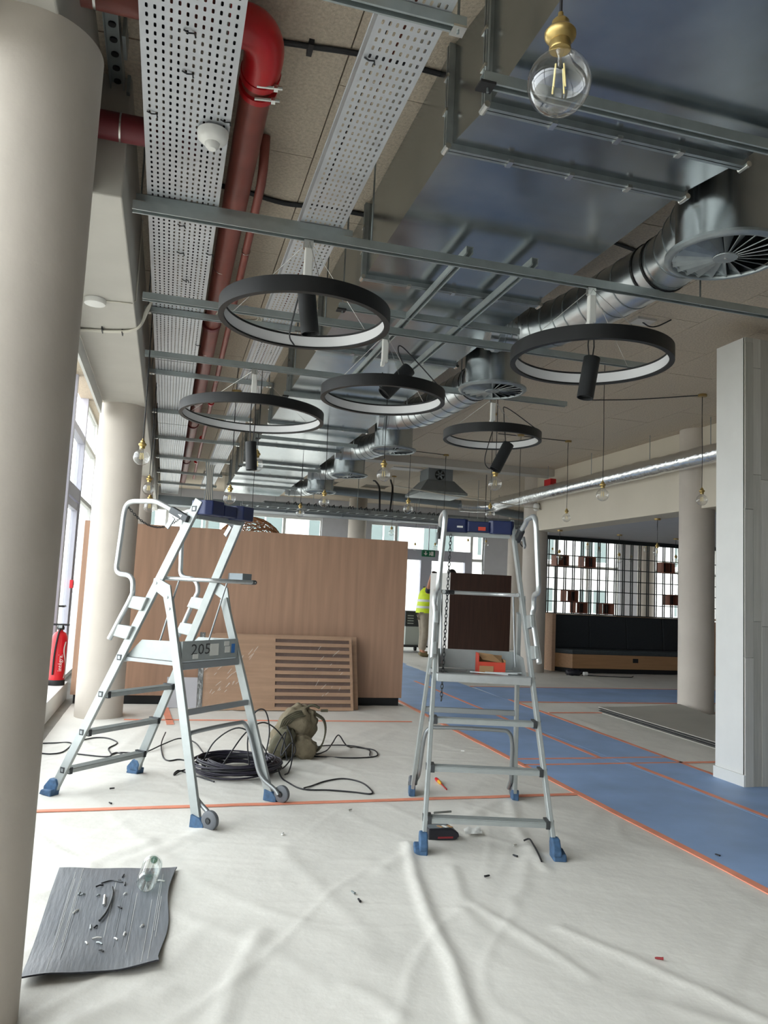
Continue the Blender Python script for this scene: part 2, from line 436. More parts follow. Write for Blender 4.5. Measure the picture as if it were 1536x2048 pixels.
# ================================================================== OUTSIDE
struct('ground_outside', MB().bb((-70, 21.0, -.4), (90, 80, -.3)).bb((-70, -60, -.4), (-1.4, 21.0, -.3)).bb((18.3, -6.2, -.4), (90, 21.0, -.3)), 'paving', 'pale paving outside the windows')
bd = thing('building', 'white apartment building across the street with rows of windows', 'building', (8, 31, -.3))
MB().bb((-2.6, 31, -.3), (44, 39, 14)).build('wall', 'render_white', bd)
wpane = []
fm = MB(); 
for s in ((.07, 0, .65, .07), (.07, 1.73, .65, .07), (.78, 0, .65, .07), (.78, 1.73, .65, .07), (0, 0, .07, 1.8), (1.43, 0, .07, 1.8), (.72, 0, .06, 1.8)): fm.bb((s[0], -.06, s[1]), (s[0]+s[2], .0, s[1]+s[3]))
fo = fm.build('window', 'wall_white'); po = MB().bb((.07, -.03, .07), (1.43, -.02, 1.73)).build('pane', 'outside_pane')
fmesh, pmesh = fo.data, po.data; bpy.data.objects.remove(fo); bpy.data.objects.remove(po)
for zf in (.2, 3.1, 6.0):
    for i in range(18):
        x = -2.0+i*2.45
        a = bpy.data.objects.new('window', fmesh); COL.objects.link(a); a.parent = bd; a.location = (x-8, -.02, zf+.3)
        b = bpy.data.objects.new('pane', pmesh); COL.objects.link(b); b.parent = a
rl = thing('balcony_railing', 'white metal railing outside the far windows', 'railing', (8, 25, -.3))
r_ = MB(); r_.bb((-4, 24.97, .95), (24, 25.03, 1.0)); r_.bb((-4, 24.98, -.1), (24, 25.02, -.06)); r_.build('rail', 'wall_white', rl)
r_ = MB()
for i in range(200): r_.bb((-4+i*.14, 24.985, -.3), (-3.97+i*.14, 25.015, .95))
r_.build('balusters', 'wall_white', rl, kind='stuff')
# ================================================================== FLOOR COVERING
def vnoise(x, y, seed=0):
    xi = np.floor(x).astype(int); yi = np.floor(y).astype(int); fx = x-xi; fy = y-yi
    def h(a, b):
        n = (a*374761393+b*668265263+seed*144665) & 0x7fffffff
        n = ((n ^ (n >> 13))*1274126177) & 0x7fffffff
        return ((n ^ (n >> 16)) & 0xffff)/65535.0
    u = fx*fx*(3-2*fx); v = fy*fy*(3-2*fy)
    return (h(xi, yi)*(1-u)+h(xi+1, yi)*u)*(1-v)+(h(xi, yi+1)*(1-u)+h(xi+1, yi+1)*u)*v
FOLDS = []
def fold(px, h, w): FOLDS.append(([at(a, b, Z=0) for a, b in px], h*.75, w))
fold([(815, 1690), (830, 1760), (862, 1850), (905, 1930), (940, 2048)], .022, .028)
fold([(905, 1740), (925, 1800), (1010, 1850), (1090, 1900), (1180, 1960)], .010, .03)
fold([(1120, 1860), (1260, 1920), (1380, 1975), (1536, 2048)], .011, .03)
fold([(1020, 1600), (1035, 1660), (1090, 1740)], .012, .035)
fold([(1000, 1600), (930, 1640), (850, 1690), (760, 1740)], .010, .045)
fold([(440, 2048), (470, 1960), (520, 1870)], .014, .04)
fold([(300, 1690), (210, 1720), (110, 1780), (60, 1800)], .013, .05)
fold([(430, 1650), (330, 1700), (240, 1730)], .010, .05)
fold([(330, 1990), (240, 2020), (150, 2048)], .012, .05)
fold([(560, 1700), (620, 1760), (680, 1820), (740, 1880)], .006, .05)
fold([(1060, 1700), (1040, 1790), (1020, 1800)], .008, .04)
fold([(700, 1980), (760, 2010), (800, 2048)], .010, .04)
fold([(620, 1540), (700, 1500), (780, 1470)], .008, .05)
fold([(580, 1470), (660, 1490), (760, 1455)], .008, .05)
fold([(240, 1500), (300, 1450), (350, 1420)], .010, .05)
fold([(100, 1500), (200, 1460), (280, 1440)], .010, .05)
fold([(480, 1640), (380, 1680), (250, 1690)], .008, .06)
fold([(1150, 1440), (1200, 1460), (1260, 1500)], .012, .06)
fold([(1100, 1395), (1180, 1420), (1240, 1440)], .012, .08)
fold([(820, 1330), (860, 1345), (900, 1350)], .02, .08)
fold([(1090, 1360), (1150, 1355), (1190, 1362)], .02, .06)
def segdist(X, Y, a, b):
    ax, ay, bx, by = a.x, a.y, b.x, b.y; dx, dy = bx-ax, by-ay
    t = np.clip(((X-ax)*dx+(Y-ay)*dy)/(dx*dx+dy*dy+1e-12), 0, 1)
    return np.hypot(X-ax-t*dx, Y-ay-t*dy)
TAPES = [((3.0, 1.5), (3.02, 10), .055), ((4.04, 2.0), (4.04, 6.13), .05), ((3.88, 6.35), (3.95, 12), .05), ((4.54, 5.62), (4.68, 10), .05),
         ((3.02, 6.13), (4.56, 6.13), .04), ((3.02, 6.35), (4.56, 6.35), .04), ((4.56, 6.14), (5.6, 6.14), .04),
         ((-.88, 5.125), (2.98, 5.20), .042), ((-.3, 8.33), (2.7, 8.24), .035), ((.09, 9.28), (.15, 8.06), .07),
         ((4.66, 9.80), (13, 9.80), .05), ((4.66, 11.40), (13, 11.40), .05), ((4.7, 8.9), (8.5, 8.98), .04), ((5.3, 5.0), (5.0, 4.6), .05)]
def sheet_height(X, Y):
    Z = .004*vnoise(X*2.1, Y*2.1, 1)+.0025*vnoise(X*6, Y*6, 2)
    for k, (sc, amp, ang) in enumerate(((1.1, .008, .5), (1.7, .006, -.7), (2.6, .005, 1.3))):
        c, s = math.cos(ang), math.sin(ang); U = X*c+Y*s; Vv = -X*s+Y*c
        U = U+.25*vnoise(X*1.3, Y*1.3, 10+k)
        n = vnoise(U*sc*2.2, Vv*sc*.55, 20+k); Z += amp*np.exp(-((n-.5)/.045)**2)*vnoise(X*.9, Y*.9, 30+k)
    for P, h, w in FOLDS:
        D = np.full_like(X, 9.)
        for a, b in zip(P[:-1], P[1:]): D = np.minimum(D, segdist(X, Y, a, b))
        Z += h*np.exp(-(D/w)**2)
    # flattened where tape holds the sheet down and below the blue runners
    for a, b, w in TAPES:
        D = segdist(X, Y, Vector((a[0], a[1], 0)), Vector((b[0], b[1], 0))); Z *= np.clip((D-w*.6)/.12, 0, 1)*.92+.08
    run = ((X > 2.98) & (X < 4.6) & (Y < 18)) | ((Y > 9.78) & (Y < 11.42) & (X > 4.5)) | ((X > 4.4) & (X < 5.4) & (Y < 5.8))
    run |= ((X > 5.3) & (X < 6.75) & (Y > 6.35) & (Y < 9.1)) | ((X > 7.35) & (Y > 13.3) & (X < 13.3)) | ((X > 5.5) & (X < 7.1) & (Y > 14.9) & (Y < 17))
    Z = np.where(run, Z*.12, Z)
    return Z+.002
def grid(x0, x1, y0, y1, st):
    nx = int(round((x1-x0)/st)); ny = int(round((y1-y0)/st))
    X, Y = np.meshgrid(np.linspace(x0, x1, nx+1), np.linspace(y0, y1, ny+1)); Z = sheet_height(X, Y)
    vs = np.stack([X, Y, Z], -1).reshape(-1, 3).tolist()
    fs = [(j*(nx+1)+i, j*(nx+1)+i+1, (j+1)*(nx+1)+i+1, (j+1)*(nx+1)+i) for j in range(ny) for i in range(nx)]
    return vs, fs
mb = MB()
for a in ((-.9, 3.0, 1.2, 7.2, .022), (-.9, 3.0, 7.2, 9.36, .04), (3.0, 4.6, 1.2, 18, .08), (4.6, 12, 1.2, 9.78, .06), (4.6, 17.9, 9.78, 14.5, .08), (4.6, 12, 14.5, 19.5, .1), (2.96, 3.0, 9.36, 18, .04)): mb.add(*grid(*a))
tag(mb.build('protective_sheet', 'sheet', smooth=60), 'wrinkled off white protective sheet covering the floor', 'floor sheet')
# blue runners
def runner(lab, poly, dz, grp='blue runners taped to the floor'):
    m_ = MB(); Mx = Matrix.Identity(4); m_.prism(poly, .0055+dz, .0085+dz, Mx); return tag(m_.build('floor_runner', 'runner_blue'), lab, 'runner', grp)
runner('wide blue protective runner leading from the right corner to the far door', [(3.01, 1.6), (4.05, 1.6), (4.03, 6.2), (3.95, 18), (3.2, 18), (3.02, 8)], 0)
runner('second blue runner passing along the foot of the white pillar', [(4.0, 1.6), (5.6, 1.6), (5.6, 5.30), (4.53, 5.62), (4.62, 9.9), (4.75, 18), (3.9, 18), (3.98, 6.2)], .0012)
runner('blue runner crossing the room in front of the dark bench', [(4.62, 9.80), (13.5, 9.80), (13.5, 11.40), (4.70, 11.40)], -.0005)
TL = ['orange tape along the left edge of the wide blue runner', 'orange tape between the two blue runners, near part', 'orange tape between the two blue runners, far part',
      'orange tape along the right edge of the blue runners', 'nearer orange tape crossing the blue runners', 'farther orange tape crossing the blue runners', 'orange tape from the runners to behind the pillar',
      'long orange tape on the sheet between the two ladders', 'thin orange tape in front of the oak partition', 'short orange tape strip running out from the oak partition',
      'orange tape on the near edge of the crossing runner', 'orange tape on the far edge of the crossing runner', 'thin orange tape under the round grey column', 'orange tape at the foot of the pillar']
for (a, b, w), lab in zip(TAPES, TL):
    m_ = MB(); n = 24; A = Vector((a[0], a[1], .0105)); B = Vector((b[0], b[1], .0105)); d = (B-A); sd = Vector((-d.y, d.x, 0)).normalized(); vs = []; fs = []
    for i in range(n+1):
        p = A+d*(i/n); q = w/2*(1+random.uniform(-.10, .10)); o = sd*random.uniform(-.004, .004)
        vs += [p+o-sd*q, p+o+sd*q, p+o-sd*q-Vector((0, 0, .0055)), p+o+sd*q-Vector((0, 0, .0055))]
    for i in range(n):
        k = i*4; fs += [(k, k+4, k+5, k+1), (k+2, k+3, k+7, k+6), (k, k+2, k+6, k+4), (k+1, k+5, k+7, k+3)]
    fs += [(0, 1, 3, 2), (n*4, n*4+2, n*4+3, n*4+1)]
    tag(m_.add(vs, fs).build('adhesive_tape', 'tape_orange'), lab, 'tape', 'orange tapes on the floor')
# ================================================================== CEILING SERVICES
# ---- perforated cable trays
def cable_tray(lab, x0, x1, z, y0, y1, ncol, m='tray_steel'):
    t = thing('cable_tray', lab, 'cable tray', ((x0+x1)/2, y0, z)); mb = MB()
    mx = .012; cw = (x1-x0-2*mx)/ncol; pitch = .047; n = int((y1-y0)/pitch); hw, hl = .0052, .0125
    Y1 = y0+n*pitch
    verts = mb.v; faces = mb.f
    for i in range(ncol):
        cx = x0+mx+cw*(i+.5); off = 0
        for j in range(n):
            cy = y0+pitch*(j+.5)
            o = [(-cw/2, -pitch/2), (0, -pitch/2), (cw/2, -pitch/2), (cw/2, 0), (cw/2, pitch/2), (0, pitch/2), (-cw/2, pitch/2), (-cw/2, 0)]
            q = [(-hw*.9, -hl*.8), (0, -hl), (hw*.9, -hl*.8), (hw, 0), (hw*.9, hl*.8), (0, hl), (-hw*.9, hl*.8), (-hw, 0)]
            k = len(verts)
            verts.extend([(cx+a, cy+b, z) for a, b in o]); verts.extend([(cx+a, cy+b, z) for a, b in q])
            for e in range(8): faces.append((k+e, k+8+e, k+8+(e+1) % 8, k+(e+1) % 8))
    mb.bb((x0, y0, z-.0006), (x0+mx, Y1, z)); mb.bb((x1-mx, y0, z-.0006), (x1, Y1, z))
    mb.build('perforated_base', m, t)
    for x in (x0, x1):
        s = MB(); s.bb((x-.001, y0, z), (x+.001, Y1, z+.058)); s.bb((x-.004, y0, z+.055), (x+.004, Y1, z+.06)); s.build('side_flange', m, t)
    for yj in (4.32, 7.32, 10.32, 13.32):
        if y0 < yj < Y1: MB().bb((x0, yj, z-.002), (x1, yj+.006, z-.0005)).build('joint', 'dark_steel', t)
    return t
ZT = 3.44
tr1 = cable_tray('wide perforated steel cable tray on the left, carrying a smoke detector', -.243, .128, ZT, 1.9, 18.6, 12)
tr2 = cable_tray('narrow perforated steel cable tray beside the square duct', .580, .822, ZT, 1.75, 17.2, 8)
random.seed(11)
for t, xx0, xx1, pts in ((tr1, -.243, .128, [(378, 63), (374, 145), (303, 225), (450, 242), (362, 450), (360, 505), (418, 508), (370, 560), (395, 690), (375, 715)]), (tr2, .58, .82, [(738, 118), (790, 18)])):
    for (px, py) in pts:
        p = at(px, py, Z=ZT-.004); MB().tube([p+Vector((-.02, -.004, 0)), p+Vector((0, 0, -.006)), p+Vector((.022, .004, 0)), p+Vector((.026, .012, -.012))], .0035, 6).build('cable_tie', 'black_cable', t)
for i, (x, m_, lab) in enumerate(((-.19, 'black_cable', 'black power cable lying in the wide cable tray, left side'), (-.10, 'violet_cable', 'dark violet cable lying in the middle of the wide tray'), (-.02, 'black_cable', 'black power cable lying in the wide tray, right of the middle'), (.07, 'white_cable', 'pale cable lying in the wide tray near the red pipe'),
                                  *[(xx, mm, 'dark cable lying in the wide tray, strand '+nn) for xx, mm, nn in ((-.222, 'violet_cable', 'next to the left flange'), (-.16, 'black_cable', 'third from the left flange'), (-.13, 'violet_cable', 'fourth from the left flange'), (-.055, 'black_cable', 'just left of the tray middle'), (.02, 'violet_cable', 'third from the red pipe side'), (.045, 'black_cable', 'second from the red pipe side'), (.105, 'black_cable', 'next to the right flange'))],
                                  (.63, 'black_cable', 'black cable lying in the narrow tray, left side'), (.69, 'pipe_red', 'red fire alarm cable lying in the narrow tray'), (.77, 'white_cable', 'pale cable lying in the narrow tray, right side'))):
    z = ZT+.018; pts = [(x+random.uniform(-.012, .012), 1.9+j*.8, z) for j in range(20)]
    tag(MB().tube(smoothpath(pts, 3), .009 if m_ != 'pipe_red' else .006, 6).build('power_cable', m_, smooth=60), lab, 'cable', 'cables lying in the trays')

# ---- strut channels under the trays (hung on threaded rods)
def rods(parent, pts, z1, r=.005):
    z1 -= .002
    for (x, y, z0) in pts: MB().cyl((x, y, z0), (x, y, z1), r, 8).build('threaded_rod', 'galv_frame', parent)
names = ['first tray strut at the top edge of the picture', 'tray strut just behind the long front ceiling strut', 'tray strut behind the largest front ring lamp', 'tray strut above the big left ring lamp', 'tray strut seen through the left ring lamp', 'tray strut fifth from the front', 'tray strut sixth from the front', 'tray strut seventh from the front', 'last tray strut at the far end of the trays']
for y, nm in zip((2.42, 4.16, 5.90, 7.67, 9.45, 11.2, 12.95, 14.7, 16.4), names):
    t = thing('strut_channel', 'galvanised ' + nm, 'strut', (.3, y, 3.40), group='struts carrying the cable trays')
    MB().channel((-.30, y, 3.415), (.88, y, 3.415), .041, .041).build('channel', 'strut_steel', t)
    rods(t, [(-.275, y, 3.38), (.855, y, 3.38)], ZC)
    for x in (-.275, .855): MB().bb((x-.025, y-.026, 3.388), (x+.025, y+.026, 3.397)).build('clamp_plate', 'bright_bolt', t)

# ---- long front struts carrying the lamps + two rails lying on them
ST = [(3.887, -.293, 5.6, 'long galvanised ceiling strut nearest the camera, carrying the two front ring lamps'), (5.143, -.28, 3.5, 'second long galvanised ceiling strut, carrying the middle ring lamp'), (6.46, -.297, 3.51, 'third long galvanised ceiling strut, carrying the two rear ring lamps')]
for y, a, b, lab in ST:
    t = thing('strut_channel', lab, 'strut', ((a+b)/2, y, 3.24), group='long struts carrying ring lamps')
    MB().channel((a, y, 3.24), (b, y, 3.24), .05, .045).build('channel', 'strut_steel', t)
    rods(t, [(.93, y, 3.22), (2.45 if y > 4 else 3.0, y, 3.22)], ZC)
for x, lab in ((1.47, 'left of two parallel rails lying on the ceiling struts'), (1.862, 'right of two parallel rails lying on the ceiling struts')):
    t = thing('strut_rail', 'galvanised ' + lab, 'strut', (x, 5, 3.285), group='pair of rails below the duct')
    MB().channel((x, 3.82, 3.284), (x, 6.55, 3.284), .041, .041).build('channel', 'strut_steel', t)

# ---- red sprinkler pipes
def rings(parent, pts, r, axis, m='galv_frame', w=.012):
    for p in pts:
        p = Vector(p); a = Vector(axis).normalized()*w/2; MB().cyl(p-a, p+a, r, 20).build('pipe_clip', m, parent, smooth=40)
ZP = 3.62
t = thing('sprinkler_pipe', 'thick red sprinkler pipe with bright red elbow beside the wide tray', 'pipe', (.225, 6, ZP))
MB().cyl((.232, 3.16, ZP), (.195, 17.5, ZP), .071, 24).build('pipe', 'pipe_red', t, smooth=40)
el = [Vector((.236, 3.2, ZP)), Vector((.236, 3.10, ZP)), Vector((.222, 3.02, ZP)), Vector((.18, 2.96, ZP)), Vector((.10, 2.945, ZP)), Vector((.02, 2.945, ZP))]
MB().tube(smoothpath(el, 5), .084, 24).build('elbow', 'elbow_red', t, smooth=60)
for y in (3.22, 3.31):
    cpl = MB().cyl((.236, y-.018, ZP), (.236, y+.018, ZP), .088, 24).build('coupling', 'elbow_red', t, smooth=40)
    for dz, dx in ((-.082, .045),):
        MB().cyl((.236+dx-.06, y-.03, ZP-.08), (.236+dx+.05, y-.03, ZP-.068), .009, 8).build('bolt', 'bright_bolt', cpl, smooth=40)
        MB().cyl((.236+dx+.012, y-.03, ZP-.075), (.236+dx+.03, y-.03, ZP-.073), .017, 6).build('nut', 'bright_bolt', cpl)
rings(t, [(.22, 5.35, ZP), (.215, 7.4, ZP), (.21, 9.6, ZP)], .071, (0, 1, 0), 'bright_bolt', .008)
rings(t, [(.213, 6.6, ZP), (.206, 11, ZP), (.2, 14.4, ZP)], .085, (0, 1, 0), 'pipe_dark_red', .06)
t = thing('sprinkler_pipe', 'red sprinkler branch pipe entering from the upper left corner', 'pipe', (-.2, 2.95, ZP), group='red cross pipes')
MB().cyl((-.74, 2.945, ZP), (.05, 2.945, ZP), .068, 24).build('pipe', 'pipe_red', t, smooth=40); rings(t, [(-.42, 2.945, ZP)], .070, (1, 0, 0), 'bright_bolt', .01)
t = thing('sprinkler_pipe', 'dark red pipe passing behind the wide tray from the left column', 'pipe', (-.2, 3.6, 3.52), group='red cross pipes')
MB().cyl((-.74, 3.69, 3.52), (.05, 3.69, 3.52), .064, 24).build('pipe', 'pipe_dark_red', t, smooth=40); rings(t, [(-.36, 3.69, 3.52)], .068, (1, 0, 0), 'bright_bolt', .008)
t = thing('sprinkler_pipe', 'thin red pipe running between the two cable trays', 'pipe', (.37, 8, 3.64))
MB().tube([(.345, 4.02, 3.82), (.345, 4.03, 3.72), (.347, 4.07, 3.66), (.352, 4.2, 3.635), (.37, 7, 3.635), (.42, 17, 3.635)], .026, 14).build('pipe', 'pipe_red', t, smooth=60)
rings(t, [(.358, 5.1, 3.635), (.365, 6.3, 3.635), (.38, 8.6, 3.635)], .03, (0, 1, 0), 'bright_bolt', .008)
for y in (9.7, 12.2, 14.6):
    MB().cyl((.38, y-.03, 3.635), (.38, y+.03, 3.635), .04, 10).build('sprinkler_tee', 'elbow_red', t, smooth=40)
# slotted rail on the ceiling, upper left
t = thing('slotted_rail', 'slotted galvanised rail on the ceiling beside the left column', 'rail', (-.40, 3.7, 3.8))
mb = MB(); mb.bb((-.432, 3.05, 3.76), (-.428, 4.25, ZC)); mb.bb((-.372, 3.05, 3.76), (-.368, 4.25, ZC)); mb.bb((-.432, 3.05, 3.795), (-.368, 4.25, 3.80)); mb.build('rail', 'strut_steel', t)
for i in range(11): MB().cyl((-.40, 3.16+i*.1, 3.787), (-.40, 3.16+i*.1, 3.796), .017, 10).build('slot', 'black_matte', t)
MB().cyl((-.385, 4.05, 3.30), (-.395, 3.9, 3.80), .006, 6).build('threaded_rod', 'bright_bolt', t)
for y in (3.35, 3.75): MB().bb((-.355, y, 3.74), (-.34, y+.16, ZC)).build('bracket', 'galv_frame', t)

# ---- rectangular duct
DX0, DX1, DZ = 1.058, 2.225, 3.352
t = thing('air_duct', 'large rectangular galvanised air duct under the ceiling', 'air duct', (1.64, 9, DZ))
cuts = [0.2, 1.7, 2.71, 3.03, 4.53, 6.05, 7.58, 9.1, 10.62, 12.15, 13.67, 15.2, 16.7]
for i, (a, b) in enumerate(zip(cuts[:-1], cuts[1:])):
    x0 = DX0+(.045 if b < 2.8 else 0); x1 = DX1+(.07 if b < 2.8 else 0); m_ = MB()
    if abs(a-2.71) < .01:
        A = [(DX0+.045, a, DZ), (DX1+.07, a, DZ), (DX1+.07, a, ZC-.004), (DX0+.045, a, ZC-.004)]; B = [(DX0, b, DZ), (DX1, b, DZ), (DX1, b, ZC-.004), (DX0, b, ZC-.004)]
        m_.add(A+B, [(0, 1, 5, 4), (1, 2, 6, 5), (2, 3, 7, 6), (3, 0, 4, 7)])
    else:
        # thin folded sheet: cross-broken underside (slight pillow) so reflections bend
        n = 6; P = []
        for j in range(n+1):
            for k in range(n+1):
                u, v = j/n, k/n; s = math.sin(PI*u)*math.sin(PI*v)
                P.append((x0+(x1-x0)*u, a+(b-a)*v, DZ+.006*s))
        m_.add(P, [(j*(n+1)+k, (j+1)*(n+1)+k, (j+1)*(n+1)+k+1, j*(n+1)+k+1) for j in range(n) for k in range(n)])
        m_.add([(x0, a, DZ), (x0, b, DZ), (x0, b, ZC-.004), (x0, a, ZC-.004), (x1, a, DZ), (x1, b, DZ), (x1, b, ZC-.004), (x1, a, ZC-.004)], [(0, 1, 2, 3), (4, 7, 6, 5)])
    m_.build('duct_section', 'galv', t, smooth=30)
for y in cuts[2:-1]:
    x0 = DX0+(.045 if y < 2.8 else 0); x1 = DX1+(.07 if y < 2.8 else 0); f = MB()
    for s in (-1, 1):
        yy = y+s*.011; f.bb((x0-.012, yy-.008, DZ-.028), (x1+.012, yy+.008, DZ+.002)); f.bb((x0-.028, yy-.0065, DZ-.02), (x0+.002, yy+.0065, ZC-.014)); f.bb((x1-.002, yy-.0065, DZ-.02), (x1+.028, yy+.0065, ZC-.014))
    fo = f.build('flange', 'galv_frame', t)
    for x in (x0+.28, x0+.58, x0+.88): MB().bb((x-.012, y-.024, DZ-.034), (x+.012, y+.024, DZ-.02)).build('flange_clip', 'bright_bolt', fo)
    for x in (x0-.02, x1+.02): MB().cyl((x, y-.03, DZ-.02), (x, y+.03, DZ-.02), .014, 8).build('corner_bolt', 'bright_bolt', fo)
    for zz in (3.5, 3.66): MB().bb((x0-.036, y-.024, zz-.008), (x0-.026, y+.024, zz+.008)).build('flange_clip', 'bright_bolt', fo)
for y, x1, lab in ((2.5, 3.1, 'duct hanger strut nearest the camera, behind the big bulb'), (4.95, 2.30, 'duct hanger strut behind the front ceiling strut'), (7.47, 2.30, 'duct hanger strut behind the middle ring lamp'), (9.82, 2.30, 'duct hanger strut above the far left bulbs'), (12.3, 2.30, 'duct hanger strut fifth from the front'), (14.7, 2.30, 'last duct hanger strut at the far end')):
    h = thing('duct_hanger', 'galvanised ' + lab, 'strut', (1.6, y, 3.29), group='hangers below the square duct')
    MB().channel((.985, y, 3.293), (x1, y, 3.293), .042, .042).build('channel', 'strut_steel', h); rods(h, [(1.008, y, 3.245), (x1-.05, y, 3.245)], ZC)
    MB().bb((.97, y-.03, 3.262), (1.03, y+.03, 3.272)).build('end_cap', 'black_rubber', h)

# ---- round swirl diffusers with plenum and spiral ducts
def diffuser(x, y, r, z, lab, nv=22):
    t = thing('swirl_diffuser', lab, 'air diffuser', (x, y, z), group='round swirl diffusers')
    MB().lathe([(r*.86, z+.012), (r*.86, ZC)], (x, y, 0), 40, cap=False).build('plenum', 'galv', t, smooth=40)
    MB().lathe([(r, z+.03), (r+.012, z+.026), (r+.012, z+.012), (r, z+.004), (r-.006, z), (r-.018, z), (r-.022, z+.004), (r-.022, z+.02), (r, z+.03)], (x, y, 0), 48, cap=False).build('rim', 'galv_frame', t, smooth=50)
    MB().lathe([(0, z+.002), (r*.21, z+.002), (r*.22, z+.006), (r*.21, z+.014), (0, z+.02)], (x, y, 0), 24).build('hub', 'galv_frame', t, smooth=30)
    MB().lathe([(0, z+.001), (.008, z), (.008, z+.003)], (x, y, 0), 10).build('screw', 'bright_bolt', t)
    MB().lathe([(0, z+.12), (r*.84, z+.12)], (x, y, 0), 24, cap=False).build('back_plate', 'dark_steel', t)
    for k in range(nv):
        a = 2*PI*k/nv; tilt = .6; c, s = math.cos(a), math.sin(a)
        rad = Vector((c, s, 0)); tan = Vector((-s, c, 0))*math.cos(tilt)+Vector((0, 0, 1))*math.sin(tilt)
        def P(rr, w): return Vector((x, y, z+.006))+rad*rr+tan*w
        w0, w1 = r*.055, r*.24
        nrm = rad.cross(tan)*.0015
        vs = [P(r*.22, 0), P(r*.93, 0), P(r*.85, w1), P(r*.22, w0)]
        MB().add([p+nrm for p in vs]+[p-nrm for p in vs], [(0, 1, 2, 3), (7, 6, 5, 4), (0, 4, 5, 1), (1, 5, 6, 2), (2, 6, 7, 3), (3, 7, 4, 0)]).build('vane', 'galv_frame', t)
    return t
DF = [(2.52, 3.08, 'round swirl diffuser nearest the camera at the upper right'), (2.50, 5.86, 'round swirl diffuser above the middle ring lamp'), (2.54, 8.93, 'third round swirl diffuser from the front'), (2.53, 11.25, 'fourth round swirl diffuser from the front'), (2.53, 13.5, 'fifth and smallest round swirl diffuser')]
for i, (x, y, lab) in enumerate(DF):
    diffuser(x, y, .27, 3.10, lab)
    yn = DF[i+1][1] if i < 4 else y+2.4
    ye = {0: 5.28, 1: 8.42, 2: 10.75, 3: 13.0, 4: 15.6}[i]
    t = thing('spiral_duct', ('spiral wound round duct behind the ' + ['front', 'second', 'third', 'fourth', 'fifth'][i] + ' swirl diffuser'), 'air duct', (x+.2, (y+ye)/2, 3.52), group='spiral ducts to the diffusers')
    zc = 3.43; R = .168
    path = smoothpath([(x+.02, y+.12, zc), (x+.12, y+.38, zc), (x+.21, y+.68, zc), (x+.20, (y+ye)/2, zc), (x+.15, ye-.48, zc), (x+.08, ye-.20, zc), (x-.06, ye-.03, zc), (DX1-.02, ye+.02, zc)], 7)
    MB().tube(path, R, 32).build('pipe', 'galv_spiral', t, smooth=60)
    acc = 0; last = path[0]; seams = []
    for a, b in zip(path[:-1], path[1:]):
        acc += (b-a).length
        if acc > .13: seams.append((b, (b-a).normalized())); acc = 0
    for p, d in seams: MB().cyl(p-d*.004, p+d*.004, R+.004, 32).build('seam', 'galv_frame', t, smooth=40)
    p, d = path[len(path)//3], (path[len(path)//3+1]-path[len(path)//3]).normalized()
    for o_ in (0, .10):
        MB().cyl(p+d*o_-d*.008, p+d*o_+d*.008, R+.007, 32).build('sealing_band', 'black_rubber', t, smooth=40)
    q, e = path[-3], (path[-2]-path[-3]).normalized(); MB().cyl(q-e*.02, q+e*.02, R+.012, 32).build('collar', 'galv_frame', t, smooth=40)

# ---- ring lamps with hanging spot
def wire(mb, a, b, r=.0015): return mb.tube([a, b], r, 5)
def ring_lamp(x, y, z, D, ystrut, spot, lab, cable=None):
    t = thing('ring_lamp', lab, 'ceiling lamp', (x, y, z), group='black ring lamps with hanging spots'); R = D/2; h = .078; th = .030
    MB().lathe([(R, z-h/2), (R, z+h/2), (R-th, z+h/2), (R-th, z+h/2-.010), (R-th+.008, z+h/2-.012), (R-th+.008, z-h/2+.012), (R-th, z-h/2+.010), (R-th, z-h/2), (R, z-h/2)], (x, y, 0), 96, cap=False).build('ring', 'black_ring', t, smooth=35)
    MB().lathe([(R-th+.003, z-h/2+.010), (R-th+.003, z+h/2-.010)], (x, y, 0), 96, cap=False).build('light_diffuser', 'diffuser_white', t, smooth=40)
    zs = 3.215
    MB().bb((x-.022, ystrut-.018, zs-.21), (x+.022, ystrut+.018, zs-.045)).build('driver_box', 'white_plastic', t, bevel=.006)
    MB().bb((x-.03, ystrut-.012, zs-.045), (x+.02, ystrut+.012, zs+.005)).build('clamp', 'bright_bolt', t)
    MB().bb((x-.024, ystrut-.02, zs-.235), (x-.002, ystrut+.02, zs-.205)).build('terminal', 'white_plastic', t)
    w = MB()
    for k in range(3):
        a = 2*PI*k/3+.5; wire(w, (x, ystrut, zs), (x+(R-.015)*math.cos(a), y+(R-.015)*math.sin(a), z+h/2))
    w.build('suspension_wire', 'bright_bolt', t)
    # spot: a = top end, b = bottom end
    a, b = Vector(spot[0]), Vector(spot[1]); d = (b-a).normalized(); r = spot[2]
    sp = MB(); u = d.orthogonal().normalized(); Rm = Matrix((u, d.cross(u), d)).transposed(); L = (b-a).length
    sp.lathe([(r*.86, .05), (r*.88, .0), (r, 0), (r, L), (r*.9, L), (r*.88, L-.02), (0, L-.02)], a, 32, Rm, cap=False).lathe([(0, .05), (r*.86, .05)], a, 32, Rm, cap=False)
    sp.build('spot_lamp', 'black_matte', t, smooth=40)
    e = Vector((x, ystrut, zs-.22)); c1 = e+Vector((-.012, 0, 0)); c2 = e+Vector((.015, 0, 0)); s1 = a+d*.06+u*.01; s2 = a+d*.06-u*.01
    if cable is None:
        MB().tube([c1, (c1+s1)/2+Vector((-.01, 0, 0)), s1], .0042, 6).build('spot_cable', 'black_cable', t, smooth=60)
        MB().tube([c2, (c2+s2)/2+Vector((.012, 0, 0)), s2], .0042, 6).build('spot_cable', 'black_cable', t, smooth=60)
    else:
        for c in cable: MB().tube(smoothpath(c, 6), .0045, 6).build('spot_cable', 'black_cable', t, smooth=60)
    return t
